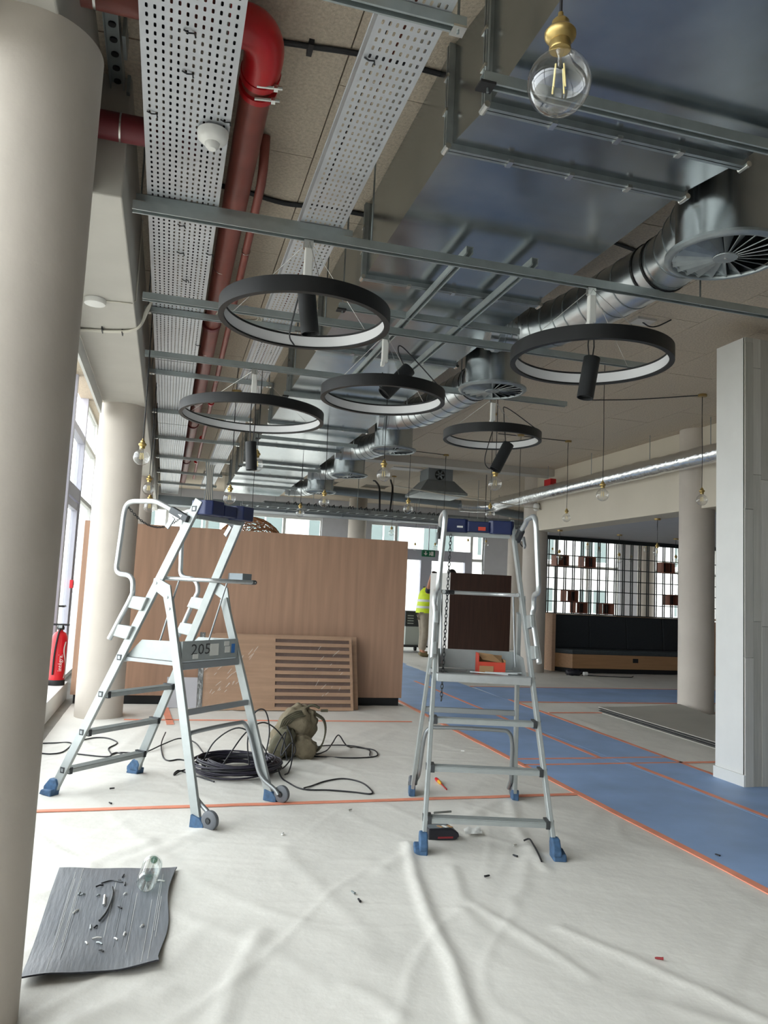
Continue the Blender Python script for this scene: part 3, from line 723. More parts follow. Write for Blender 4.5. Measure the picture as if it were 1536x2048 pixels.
def q(px, py, Y): return at(px, py, Y=Y)
Y1, Y2, Y3 = 3.887, 5.143, 6.46
ring_lamp(.597, Y1, 2.805, .885, Y1, (q(612, 572, Y1), q(620, 668, Y1), .047), 'black ring lamp at front left with upright black spot inside',
          [[q(606, 560, Y1), q(590, 620, Y1+.12), q(579, 670, Y1+.3), q(588, 690, Y1+.41)]])
ring_lamp(2.262, Y1, 2.80, .915, Y1, (q(1184, 716, Y1), q(1170, 796, Y1), .047), 'black ring lamp at right with spot hanging below its rim')
ring_lamp(1.37, Y2, 2.765, .87, Y2, (q(818, 738, Y2), q(768, 788, Y2), .052), 'black ring lamp in the middle with tilted spot lying across it',
          [[q(765, 745, Y2), q(760, 775, Y2), q(775, 785, Y2)], [q(812, 740, Y2), q(797, 705, Y2), q(802, 692, Y2), q(835, 725, Y2), q(884, 780, Y2)]])
ring_lamp(.598, Y3, 2.825, 1.195, Y3, (q(502, 884, Y3), q(503, 940, Y3), .047), 'largest black ring lamp at left with spot hanging on two cables below it')
ring_lamp(2.77, Y3, 2.855, .89, Y3, (q(1017, 888, Y3), q(990, 940, Y3), .052), 'black ring lamp at far right with tilted spot below it',
          [[q(1012, 893, Y3), q(1008, 830, Y3), q(1014, 816, Y3), q(1078, 862, Y3)], [q(985, 862, Y3), q(970, 915, Y3), q(975, 935, Y3), q(990, 938, Y3)]])

# ---- glass bulb pendants
def bulb_proto():
    t = thing('bulb_pendant', 'x', 'pendant bulb')      # origin at the bulb centre
    n = 24; R = .0625
    pr = [(.019, .076), (.020, .068), (.025, .060)]+[(R*math.sin(a), R*math.cos(a)) for a in [.62+i*(PI-.62)/16 for i in range(17)]]
    g = MB().lathe(pr, (0, 0, 0), n, cap=False).build('glass_globe', 'bulb_glass', t, smooth=60)
    f = MB()
    for k in range(4):
        a = PI/2*k+.4; f.cyl((.011*math.cos(a), .011*math.sin(a), .036), (.016*math.cos(a), .016*math.sin(a), -.014), .0019, 6)
    f.build('filament', 'filament_yellow', t)
    MB().lathe([(.010, .072), (.004, .055), (.004, .04), (.002, .036), (0, .036)], (0, 0, 0), 10).build('glass_stem', 'bulb_glass', t, smooth=50)
    MB().lathe([(0, .070), (.0205, .070), (.0215, .074), (.0205, .079), (.0215, .084), (.0205, .088), (.027, .093), (.031, .099), (.031, .106), (.026, .113), (.018, .117), (.017, .130), (.012, .136), (.006, .140), (.005, .150), (0, .150)], (0, 0, 0), 24).build('socket', 'brass', t, smooth=35)
    return t
bp = bulb_proto(); first = [True]
def bulb(x, y, z, lab, ztop=ZC, rose=True, group='clear glass bulbs on black cords', s=1.0, small=False):
    if first[0]: o = bp; first[0] = False
    else: o = copy_tree(bp)
    o.location = (x, y, z); o['label'] = lab; o['group'] = group
    MB().tube([(x, y, z+.145), (x+.003, y, z+.16+(ztop-z-.16)*.35), (x-.004, y, z+.16+(ztop-z-.16)*.7), (x, y, ztop)], .0035, 6).build('cord', 'black_cable', o, smooth=60)
    if rose: MB().lathe([(0, ztop-.028), (.045, ztop-.028), (.05, ztop-.022), (.05, ztop)], (x, y, 0), 20).build('ceiling_rose', 'brass_pale', o, smooth=35)
    return o
def bulb_px(px, py, w, lab, **k):
    d = ray(px, py)*(.125*FPX/w); bulb(d.x, d.y, HC+d.z, lab, **k)
bulb_px(1118, 167, 127, 'big clear globe bulb with brass socket nearest the camera, in front of the duct', rose=False)
bulb(5.78, 7.44, at(1402, 1000, Y=7.44).z, 'clear bulb pendant in front of the round grey column')
bulb(5.76, 10.5, at(1135, 1036, Y=10.5).z, 'clear bulb pendant hanging just left above the low soffit')
bulb_px(1205, 990, 25, 'clear bulb pendant hanging in front of the cream beam', rose=False)
bulb(4.54, 12.57, at(816, 1018, Y=9.2).z+.27, 'clear bulb pendant in front of the grey ceiling unit')
bulb_px(283, 915, 32, 'clear bulb pendant in front of the second round column', ztop=3.4, rose=False)
bulb_px(297, 978, 24.5, 'clear bulb pendant right of the second column, lower one', ztop=3.4, rose=False)
bulb_px(299, 1014, 22, 'clear bulb pendant half hidden by the left ladder rail', ztop=3.4, rose=False)
bulb_px(459, 997, 24, 'clear bulb pendant just above the blue top of the left ladder', ztop=3.44)
bulb_px(513, 930, 27, 'clear bulb half hidden behind the hanging spot of the largest ring', ztop=3.3, rose=False)
bulb_px(600, 1026, 17, 'small clear bulb pendant low between duct and oak partition', ztop=3.3, rose=False)
bulb_px(648, 1004, 21, 'clear bulb pendant below the fourth swirl diffuser', ztop=3.6, rose=False)
bulb_px(767, 950, 27, 'clear bulb pendant below the third swirl diffuser', ztop=3.75, rose=False)
bulb_px(816, 1018, 19.5, 'clear bulb pendant left of the grey ceiling unit')
bulb_px(990, 968, 27, 'clear bulb pendant below the far right ring lamp', rose=False)
bulb_px(980, 1028, 19, 'clear bulb pendant behind the blue top of the right ladder')
bulb_px(783, 1066, 12, 'small clear bulb just above the right end of the oak partition')
bulb_px(830, 1096, 9.5, 'tiny clear bulb before the exit door, left')
bulb_px(870, 1096, 9.5, 'tiny clear bulb before the exit door, beside the ladder')
bulb_px(936, 1088, 9.5, 'tiny clear bulb seen through the right ladder')
bulb_px(972, 1090, 9.5, 'tiny clear bulb before the grey far wall')
bulb_px(1036, 1080, 17, 'clear bulb pendant beside the rail of the right ladder')
for (rx, ry, by, lab) in ((1120, 1060, 1114, 'bulb pendant under the soffit, leftmost before the lattice'), (1239, 1069, 1120, 'bulb pendant under the soffit, above the middle of the bench'), (1315, 1037, 1105, 'largest bulb pendant under the soffit, left of the grey column'), (1352, 1077, 1124, 'bulb pendant under the soffit touching the column edge'), (1456, 1048, 1108, 'bulb pendant under the soffit between column and pillar')):
    p = at(rx, ry, Z=2.72); bulb(p.x, p.y, at(rx, by, Y=p.y).z, 'clear ' + lab, ztop=2.72, group='bulb pendants under the soffit')
for (px, py, w, lab) in ((1105, 1105, 9, 'left of the hanging wood boxes'), (1175, 1096, 9, 'above the second wood box'), (1198, 1104, 9, 'right of the second wood box'), (1246, 1132, 8, 'low before the grey pier'), (1262, 1120, 9, 'right before the grey pier'), (1293, 1100, 10.5, 'before the far round column')):
    bulb_px(px, py, w, 'tiny bulb behind the lattice, '+lab, rose=False, group='far bulbs behind the lattice')

# ---- foil wrapped duct along the cream beam
t = thing('foil_duct', 'crinkled silver foil duct running along the cream beam', 'air duct', (6.6, 11, 3.33))
random.seed(5); P = []; 
def fp(y): return Vector((6.575, y, 3.35))
ctr = [fp(6.2+.12*i) for i in range(73)]; ctr += [Vector((6.60, 15.05, 3.33)), Vector((6.45, 15.25, 3.31)), Vector((6.2, 15.33, 3.30)), Vector((5.9, 15.35, 3.30))]
MB().tube(ctr, [.125+random.uniform(-.006, .006) for _ in ctr], 28).build('foil_skin', 'foil', t, smooth=60)
for y in (8.3, 9.6, 11.2, 12.7): MB().cyl((6.575, y, 3.46), (6.575, y, ZC), .006, 6).build('threaded_rod', 'galv_frame', t)
MB().bb((6.55, 12.55, 3.46), (6.66, 12.80, 3.58)).build('valve_tag', 'elbow_red', t)
# ---- grey ceiling unit with fan
c = at(880, 945, Z=ZC); cx, cy = 4.98, 14.3
t = thing('ceiling_unit', 'grey sheet metal hood with a black fan under the far ceiling', 'ventilation unit', (cx, cy, 3.4))
def frus(z0, hx0, hy0, z1, hx1, hy1):
    A = [(-hx0, -hy0), (hx0, -hy0), (hx0, hy0), (-hx0, hy0)]; B = [(-hx1, -hy1), (hx1, -hy1), (hx1, hy1), (-hx1, hy1)]
    return MB().add([(cx+a, cy+b, z0) for a, b in A]+[(cx+a, cy+b, z1) for a, b in B], [(3, 2, 1, 0), (4, 5, 6, 7)]+[(i, (i+1) % 4, 4+(i+1) % 4, 4+i) for i in range(4)])
frus(3.31, .48, .48, 3.36, .48, .48).build('lower_frame', 'galv_frame', t); frus(3.36, .47, .47, 3.60, .27, .27).build('hood', 'dark_grey_metal', t); frus(3.60, .25, .25, ZC, .25, .25).build('neck', 'dark_grey_metal', t)
MB().bb((cx-.9, cy-.05, ZC-.02), (cx-.3, cy+.25, ZC)).build('side_plate', 'white_panel', t)
MB().cyl((cx-.02, cy-.26, 3.705), (cx-.02, cy-.245, 3.705), .10, 20).build('fan_opening', 'black_matte', t)
for k in range(6):
    a = PI/3*k; MB().box((cx-.02+.05*math.cos(a), cy-.265, 3.705+.05*math.sin(a)), (.075, .006, .03), Matrix.Rotation(-a, 3, 'Y') @ Matrix.Rotation(.4, 3, 'X')).build('fan_blade', 'grey_metal', t)
# ---- detectors
p = at(426, 268, Z=ZT-.02)
t = thing('smoke_detector', 'white domed detector clipped under the wide cable tray', 'detector', (p.x, p.y, ZT-.07))
MB().lathe([(0, ZT-.095), (.018, ZT-.094), (.03, ZT-.082), (.034, ZT-.066), (.05, ZT-.060), (.066, ZT-.045), (.07, ZT-.026), (.07, ZT-.012), (.0, ZT-.012)], (p.x, p.y, 0), 32).build('dome', 'white_plastic', t, smooth=40)
MB().cyl((p.x-.012, p.y+.075, ZT-.03), (p.x-.012, p.y+.075, ZT+.01), .011, 8).build('cable_gland', 'black_cable', t)
p = at(190, 604, Z=3.20)
t = thing('flat_detector', 'flat white oval detector on the underside of the left beam', 'detector', (p.x, p.y, 3.2))
MB().lathe([(0, 3.178), (.04, 3.178), (.066, 3.186), (.07, 3.20), (.07, 3.218), (0, 3.218)], (p.x, p.y, 0), 28).build('housing', 'white_plastic', t, smooth=40)
MB().tube([(p.x+.05, p.y, 3.214), (p.x+.15, p.y-.02, 3.214), (-.35, p.y-.02, 3.215), (-.325, p.y-.02, 3.24), (-.325, p.y-.02, 3.8)], .005, 6).build('cable', 'white_cable', t, smooth=60)
# ---- surface cables
t = thing('cable_bundle', 'bundle of white cables crossing under the left beam', 'cable', (-.5, 5.8, 3.2))
for k in range(4):
    pts = [(-.76, 5.93+.012*k, 3.205), (-.62, 5.90+.008*k, 3.208-.004*(k % 2)), (-.5, 5.86+.012*k, 3.205), (-.38, 5.80+.01*k, 3.208), (-.31, 5.74+.01*k, 3.24), (-.28+.006*k, 5.7, 3.34), (-.24, 5.66, 3.40)]
    MB().tube(smoothpath(pts, 5), .0065, 6).build('strand', 'white_cable', t, smooth=60)
for x in (-.58, -.44): MB().bb((x-.004, 5.83, 3.196), (x+.004, 5.93, 3.218)).build('cable_tie', 'black_cable', t)
random.seed(8)
t = thing('cable_coil', 'coil of white cable resting on the tray strut behind the front ring lamp', 'cable coil', (.40, 5.9, 3.45))
for k in range(7):
    cxx, r0 = .42+random.uniform(-.02, .02), .12+random.uniform(-.02, .03); MB().tube([(cxx+r0*1.25*math.cos(a), 5.9+r0*math.sin(a), 3.45+.006*k) for a in [2*PI*i/24 for i in range(24)]], .006, 6, closed=True).build('loop', 'white_cable', t, smooth=60)
MB().bb((.42, 5.765, 3.44), (.45, 5.785, 3.50)).build('blue_tie', 'label_blue', t)
for pts, lab in (([(.29, 3.26), (.45, 3.24), (.72, 3.21), (1.06, 3.22)], 'black cable clipped to the ceiling beside the red elbow'), ([(.10, 4.62), (.29, 4.64), (.55, 4.70), (.80, 4.66), (1.06, 4.66)], 'black cable bundle on the ceiling behind the thin red pipe'),
                 ([(2.3, 4.35), (2.6, 4.4), (3.0, 4.5)], 'black cable on the ceiling behind the spiral duct')):
    t = thing('ceiling_cable', lab, 'cable', (pts[0][0], pts[0][1], 3.8), group='black cables on the ceiling')
    for k in range(3 if 'bundle' in lab else 2): MB().tube(smoothpath([(a, b+.014*k, ZC-.012) for a, b in pts], 5), .009, 6).build('strand', 'black_cable', t, smooth=60)
    MB().bb((pts[1][0]-.012, pts[1][1]-.03, ZC-.03), (pts[1][0]+.012, pts[1][1]+.05, ZC-.001)).build('clip', 'black_cable', t)
for a, b, c, lab in (((4.75, 8.2), (5.2, 7.9), (5.78, 7.44), 'black ceiling cable leading to the rose before the grey column'), ((4.6, 10.5), (5.1, 10.45), (5.76, 10.5), 'black ceiling cable leading to the bulb above the soffit'), ((3.2, 12.5), (3.9, 12.45), (4.54, 12.57), 'black ceiling cable leading to the bulb by the grey unit')):
    tag(MB().tube(smoothpath([(p_[0], p_[1], ZC-.008-.01*(i == 1)) for i, p_ in enumerate((a, b, c))], 6), .006, 6).build('ceiling_cable', 'black_cable', smooth=60), lab, 'cable')
# junction box with loose wire by the spiral duct
p = at(1285, 640, Z=ZC); t = thing('junction_box', 'open white junction box on the ceiling below the spiral duct', 'junction box', (p.x, p.y, ZC-.02))
MB().bb((p.x-.09, p.y-.07, ZC-.022), (p.x+.09, p.y+.07, ZC)).build('plate', 'white_panel', t)
MB().tube(smoothpath([(p.x, p.y, ZC-.02), (p.x+.05, p.y-.03, ZC-.06), (p.x+.14, p.y-.02, ZC-.04), (p.x+.2, p.y-.12, ZC-.01)], 6), .006, 6).build('wire', 'black_cable', t, smooth=60)

# ---- far ceiling clutter: cable ladder, grey duct, sagging strings
t = thing('cable_ladder', 'long galvanised cable ladder crossing the far ceiling', 'cable tray', (4, 15, 2.95))
for y in (14.9, 15.25): MB().bb((1.3, y-.012, 2.93), (8.8, y+.012, 3.0)).build('side_rail', 'galv_frame', t)
for i in range(38): MB().bb((1.4+i*.2, 14.91, 2.94), (1.43+i*.2, 15.24, 2.955)).build('rung', 'galv_frame', t)
for i in range(26):
    x = 2.2+i*.13+random.uniform(-.04, .04); MB().tube([(x, 15.08, 2.96), (x+.01, 15.08, 3.05), (x+.04, 15.07, 3.08), (x+.06, 15.07, 2.97)], .012, 5).build('cable_end', 'black_cable', t)
for x in (2.7, 3.6, 4.9, 6.2, 8.0): MB().cyl((x, 15.08, 2.94), (x, 15.08, ZC), .006, 6).build('threaded_rod', 'galv_frame', t)
t = thing('flat_duct', 'flat grey duct hanging across the far end of the room', 'air duct', (6, 17, 2.85))
MB().bb((1.5, 16.75, 3.02), (10.5, 17.15, 3.16)).build('body', 'dark_grey_metal', t); rods(t, [(x_, 16.95, 3.16) for x_ in (2.6, 5.4, 7.5, 10)], ZC)
for i in range(7): MB().bb((2.4+i*1.25, 16.735, 3.01), (2.44+i*1.25, 17.165, 3.17)).build('seam', 'grey_metal', t)
t = thing('flat_duct', 'grey duct across the far windows left behind the partition', 'air duct', (2, 18.5, 2.95)); MB().bb((-.3, 18.3, 3.16), (5.6, 18.8, 3.36)).build('body', 'grey_metal', t); rods(t, [(x_, 18.55, 3.36) for x_ in (.2, 2.4, 5.0)], ZC)
t = thing('flat_duct', 'dark grey wide duct crossing the ceiling before the far wall', 'air duct', (5, 19.3, 3.2)); MB().bb((2.2, 19.1, 3.30), (16, 19.6, 3.5)).build('body', 'dark_grey_metal', t); rods(t, [(x_, 19.35, 3.5) for x_ in (3, 6, 9, 12, 15)], ZC)
t = thing('flat_duct', 'pale grey duct above the far lattice windows', 'air duct', (12, 16.8, 2.9)); MB().bb((10.6, 16.4, 3.0), (17.5, 17.0, 3.2)).build('body', 'grey_metal', t); rods(t, [(x_, 16.7, 3.2) for x_ in (11, 14, 17)], ZC)
random.seed(21)
def far_cable(lab, pts, r=.012, m='black_cable', grp='cables hanging at the far ceiling'): tag(MB().tube(smoothpath(pts, 6), r, 6).build('hanging_cable', m, smooth=60), lab, 'cable', grp)
far_cable('two bent black conduits dropping to the far cable ladder, left one', [(4.2, 16.2, 3.8), (4.15, 15.8, 3.72), (4.1, 15.3, 3.5), (4.1, 15.2, 3.0)], .02)
far_cable('two bent black conduits dropping to the far cable ladder, right one', [(4.5, 15.9, 3.8), (4.4, 15.5, 3.7), (4.35, 15.2, 3.5), (4.3, 15.15, 3.0)], .02)
far_cable('white sagging cable below the grey ceiling unit', [(4.0, 13.9, 3.4), (5.0, 13.7, 3.28), (6.0, 13.6, 3.2), (6.9, 13.5, 3.12)], .012, 'white_cable')
far_cable('grey ribbed hose crossing the ceiling behind the grey unit', [(2.8, 15.6, 3.45), (4.5, 15.7, 3.42), (6.2, 15.6, 3.35), (7.5, 15.5, 3.2)], .09, 'grey_metal')
far_cable('black loop of cable hanging beside the right ladder top', [(7.4, 15.1, 2.97), (7.2, 15.1, 2.6), (7.4, 15.1, 2.45), (7.65, 15.1, 2.6), (7.6, 15.1, 2.97)], .012)
far_cable('second black cable loop hanging beside the right ladder top', [(7.5, 15.18, 2.97), (7.35, 15.18, 2.55), (7.55, 15.18, 2.5), (7.75, 15.18, 2.7), (7.7, 15.18, 2.97)], .012)
far_cable('long black cable hanging down behind the right ladder', [(6.0, 14.2, 3.82), (6.0, 14.2, 2.6), (5.97, 14.2, 2.2), (6.0, 14.2, 1.9)], .007)


t = thing('cable_bundle', 'bundle of grey cables dropping from the far end of the narrow tray', 'cable', (.62, 14.6, 3.2))
for k in range(9): MB().tube(smoothpath([(.52+.02*k, 13.4, 3.46), (.55+.015*k, 13.9, 3.40), (.58+.012*k, 14.1, 3.2), (.56+.018*k, 14.2, 2.9), (.5+.03*k, 14.3, 2.6)], 5), .010, 5).build('strand', 'white_cable' if k % 2 else 'grey_metal', t, smooth=60)
# ================================================================== LADDERS
def ladder(O, ang, lab, hang=False):
    t = thing('platform_ladder', lab, 'ladder', (O[0], O[1], .003), ang, group='aluminium platform ladders')
    Mx = t.matrix_basis
    def G(u, v, z): return Mx @ Vector((u, -v, z))
    X_ = (Mx.to_3x3() @ Vector((1, 0, 0))); Yv = (Mx.to_3x3() @ Vector((0, -1, 0)))
    W0, K = .36, .065                                   # half width at the floor, taper per metre
    def hv(z): return W0-K*z
    def su(z): return .018+.490*z
    def ru(z): return 1.222-.327*z
    for s in (-1, 1):
        nm = MB(); d = Vector(G(su(1.92), s*hv(1.92), 1.92))-Vector(G(su(.03), s*hv(.03), .03))
        nm.beam(G(su(.03), s*hv(.03), .03), G(su(1.915), s*hv(1.915), 1.915), .024, .062, up=X_); st = nm.build('stile', 'alu', t, bevel=.003)
        for z in (.165, .415, .665, .905, 1.86):
            p = Vector(G(su(z), s*(hv(z)+.0125), z)); MB().box(p, (.036, .004, .036), Matrix.Rotation(ang, 3, 'Z')).build('rivet_cap', 'dark_steel', st)
            MB().box(p+Yv*s*.0012, (.020, .004, .020), Matrix.Rotation(ang, 3, 'Z')).build('rivet_core', 'alu_dark', st)
        MB().beam(G(ru(.05), s*hv(.05), .05), G(ru(1.30), s*hv(1.3)*.985, 1.30), .024, .058, up=X_).build('rear_leg', 'alu', t, bevel=.003)
        # gusset between stile and rear leg
        pl = [(su(1.385)-.03, 1.355), (su(1.385)-.02, 1.415), (su(1.385)+.03, 1.41), (ru(1.36)+.035, 1.375), (ru(1.22)+.035, 1.20), (ru(1.20)-.03, 1.20), (ru(1.29)-.035, 1.30), (su(1.33)+.03, 1.335)]
        Mp = Matrix((X_, Vector((0, 0, 1)), X_.cross(Vector((0, 0, 1))))).transposed().to_4x4(); Mp.translation = G(0, s*(hv(1.34)+.010), 0)
        hp = MB().prism(pl, -.006, .006, Mp).build('hinge_plate', 'alu', t)
        for (u, z) in ((su(1.385), 1.385), (ru(1.3), 1.30), (ru(1.23), 1.23)):
            MB().cyl(G(u, s*(hv(1.34)+.014), z), G(u, s*(hv(1.34)+.020), z), .009, 10).build('bolt', 'alu_dark', hp)
        # handrail
        ru_ = [(.372, 1.015), (.391, 1.05), (.45, 1.165), (.515, 1.29), (.53, 1.34), (.518, 1.395), (.478, 1.425), (.40, 1.435), (.368, 1.465), (.366, 1.53), (.368, 1.70), (.369, 1.83), (.385, 1.885), (.43, 1.907), (.52, 1.908), (.62, 1.906), (.69, 1.885), (.78, 1.845), (.86, 1.808)]
        ov = .028
        pth = smoothpath([G(u, s*(hv(z)+(ov if z < 1.3 or u > .7 else ov+.012)), z) for u, z in ru_], 4)
        hr = MB().tube(pth, .0165, 12).build('handrail', 'alu_bright', t, smooth=60)
        for z in (1.075, 1.26):
            ur = lambda q_: .391+(q_-1.05)*.50
            mb_ = Matrix((X_, Vector((0, 0, 1)), X_.cross(Vector((0, 0, 1))))).transposed().to_4x4(); mb_.translation = G(0, s*(hv(z)+.020), 0)
            MB().prism([(ur(z-.04)-.016, z-.035), (su(z-.05), z-.055), (su(z+.03), z+.03), (ur(z+.035)-.016, z+.04)], -.014, .014, mb_).build('rail_bracket', 'alu', hr, bevel=.006)
        MB().beam(G(.76, s*(hv(1.84)+ov), 1.852), G(.90, s*(hv(1.8)+.02), 1.79), .040, .045).build('rail_clamp', 'dark_steel', hr, bevel=.006)
        MB().beam(G(.80, s*(hv(1.8)+.045), 1.80), G(.755, s*(hv(1.74)+.045), 1.735), .012, .03).build('rail_lever', 'alu_dark', hr)
        # feet
        mf = Matrix((X_, Vector((0, 0, 1)), X_.cross(Vector((0, 0, 1))))).transposed().to_4x4(); mf.translation = G(su(0), s*hv(0), .001); sg = 1 if (X_.cross(Vector((0, 0, 1)))).dot(Yv) > 0 else -1
        lo_, hi_ = sorted((-.022*s*sg, .052*s*sg)); l2, h2 = sorted((-.022*s*sg, .024*s*sg))
        MB().prism([(-.060, 0), (.045, 0), (.050, .045), (-.045, .035)], lo_, hi_, mf).prism([(-.055, .02), (.048, .02), (.062, .075), (.045, .105), (-.005, .105), (-.055, .05)], l2, h2, mf).build('rubber_foot', 'blue_foot', t, bevel=.008)
        f = MB(); mf = Matrix((X_, Vector((0, 0, 1)), X_.cross(Vector((0, 0, 1))))).transposed().to_4x4(); mf.translation = G(ru(0), s*hv(0), .001)
        f.prism([(-.05, 0), (.055, 0), (.05, .035), (.02, .06), (-.045, .075)], -.022, .022, mf); f.build('rubber_foot', 'blue_foot', t, bevel=.006)
        # wheel
        wc = Vector(G(1.305, s*(hv(0)+.0), .058)); w = MB()
        Rm = Matrix((X_, Vector((0, 0, 1)), Yv)).transposed()
        wh = MB().lathe([(.020, -.018), (.046, -.018), (.054, -.012), (.056, 0), (.054, .012), (.046, .018), (.020, .018), (.020, -.018)], wc, 28, Rm, cap=False).build('wheel', 'grey_wheel', t, smooth=40)
        MB().lathe([(0, -.021), (.012, -.021), (.014, -.016), (.034, -.014), (.034, .014), (.014, .016), (.012, .021), (0, .021)], wc, 20, Rm).build('wheel_hub', 'dark_steel', wh, smooth=40)
    # wheel bracket: bent tube running up inside the rear legs
    zt = .50
    pts = [G(1.30, hv(0)-.03, .058), G(1.265, hv(0)-.03, .09), G(ru(.16)-.012, hv(.16)-.03, .16), G(ru(.3)-.022, hv(.3)-.03, .30), G(ru(.42)-.024, hv(.42)-.032, .42), G(ru(.49)-.024, hv(.48)-.055, .485), G(ru(zt)-.024, hv(zt)-.13, zt)]
    pts2 = pts+[G(ru(zt)-.024, -(hv(zt)-.13), zt)]+[G((Mx.inverted() @ Vector(p)).x, (Mx.inverted() @ Vector(p)).y, (Mx.inverted() @ Vector(p)).z) for p in reversed(pts[:-1])]
    MB().tube(smoothpath(pts2, 4), .0135, 10).build('wheel_bracket', 'alu_dark', t, smooth=60)
    # treads
    for z in (.165, .415, .665):
        h = hv(z)-.010; m_ = MB(); c = Vector(G(su(z), 0, z))
        m_.box(c+Vector((0, 0, -.008)), (.078, 2*h, .024), Matrix.Rotation(ang, 3, 'Z'))
        for k in range(5): m_.box(c+X_*(-.032+.016*k)+Vector((0, 0, .006)), (.006, 2*h, .006), Matrix.Rotation(ang, 3, 'Z'))
        tr = m_.build('tread', 'alu', t)
        for s in (-1, 1): MB().box(Vector(G(su(z), s*(h-.012), z-.004)), (.088, .022, .042), Matrix.Rotation(ang, 3, 'Z')).build('tread_end', 'dark_steel', tr)
    # platform with raised tray
    h = hv(.9)-.012
    MB().box(Vector(G(.685, 0, .898)), (.50, 2*h, .022), Matrix.Rotation(ang, 3, 'Z')).build('platform', 'alu_dark', t)
    MB().box(Vector(G(.437, 0, .900)), (.05, 2*h, .05), Matrix.Rotation(ang, 3, 'Z')).build('platform_front_bar', 'alu_bright', t, bevel=.006)
    MB().box(Vector(G(.92, 0, .885)), (.05, 2*h+.02, .045), Matrix.Rotation(ang, 3, 'Z')).build('platform_rear_bar', 'alu_dark', t, bevel=.004)
    th_ = h-.02
    Ms = Matrix((X_, Vector((0, 0, 1)), X_.cross(Vector((0, 0, 1))))).transposed().to_4x4()
    for s in (-1, 1):
        m2 = Ms.copy(); m2.translation = G(0, s*th_, 0); MB().prism([(.475, .912), (.60, 1.025), (.935, 1.035), (.935, .912)], -.0015, .0015, m2).build('tray_side', 'alu', t)
    MB().box(Vector(G(.936, 0, .975)), (.003, 2*th_+.01, .125), Matrix.Rotation(ang, 3, 'Z')).build('tray_back', 'alu', t)
    # rear cross bar
    MB().box(Vector(G(ru(.62), 0, .62)), (.024, 2*hv(.62)-.02, .036), Matrix.Rotation(ang, 3, 'Z')).build('rear_bar', 'alu_dark', t, bevel=.004)
    # knee hoop
    a, zz = hv(1.4)-.03, 1.418
    hp = [G(.69, a, zz), G(.85, a, zz), G(1.02, a-.005, zz), G(1.10, a-.04, zz), G(1.125, a-.11, zz), G(1.125, 0, zz), G(1.125, -a+.11, zz), G(1.10, -a+.04, zz), G(1.02, -a+.005, zz), G(.85, -a, zz), G(.69, -a, zz)]
    ho = MB().tube(smoothpath(hp, 5), .013, 10).build('knee_hoop', 'alu_bright', t, smooth=60)
    MB().tube(smoothpath([G(.96, -a+.001, zz), G(1.02, -a+.005, zz), G(1.10, -a+.04, zz), G(1.125, -a+.11, zz)], 5), .0155, 10).build('rubber_grip', 'dark_steel', ho, smooth=60)
    for s in (-1, 1): MB().tube([G(.84, s*a, zz-.008), G(.70, s*(a+.0), .955)], .006, 8).build('hoop_stay', 'alu_dark', t, smooth=60)
    # blue top tray
    h = hv(1.87)+.004; m_ = MB(); A = Matrix.Rotation(ang, 3, 'Z')
    def lobe(v0, v1, u0, u1, z0, z1):
        pl = [(u0+.02, v0), (u1-.04, v0), (u1, v0+.03), (u1, v1-.03), (u1-.04, v1), (u0+.02, v1), (u0, v1-.02), (u0, v0+.02)]
        mm = Matrix((X_, Yv, Vector((0, 0, -1)))).transposed().to_4x4(); mm.translation = Mx.translation
        m_.prism(pl, -z1, -z0, mm)
    lobe(-h, -h+.17, .885, 1.045, 1.825, 1.917); lobe(h-.17, h, .885, 1.045, 1.825, 1.917); lobe(-h+.15, h-.15, .893, 1.02, 1.832, 1.905)
    m_.build('top_tray', 'navy_plastic', t, bevel=.006)
    MB().box(Vector(G(.93, 0, 1.815)), (.03, 2*h-.05, .03), A).build('top_bar', 'alu', t)
    # safety chain between the handrails
    if hang:   # unhooked: hangs straight down beside the stile
        P = [Vector(G(.80-.30*f0, -(hv(1.8)-.045)-.05*f0, 1.80-1.05*f0)) for f0 in [i/44 for i in range(45)]]
    else:
        hvv = hv(1.88)+.04; P = [Vector(G(.385, -hvv+2*hvv*f0, 1.885-.12*4*f0*(1-f0))) for f0 in [i/34 for i in range(35)]]
    for k in range(len(P)-1):
        c = (P[k]+P[k+1])/2; ax = (P[k+1]-P[k]).normalized(); o1 = ax.orthogonal().normalized(); ot = o1 if k % 2 else ax.cross(o1); r_ = (P[k+1]-P[k]).length
        MB().tube([c+ax*r_*.66*math.cos(q_)+ot*r_*.34*math.sin(q_) for q_ in [2*PI*i/8 for i in range(8)]], .0027, 5, closed=True).build('chain_link', 'dark_steel', t)
    return t, G, X_, Yv
LA, GA, XA, YA = ladder((-.376, 5.7955), math.radians(-42.5), 'folding aluminium platform ladder on the left, its tray stencilled 205')
LB, GB, XB, YB = ladder((1.7955, 4.027), math.radians(75.25), 'folding aluminium platform ladder on the right, red box in its tray', True)
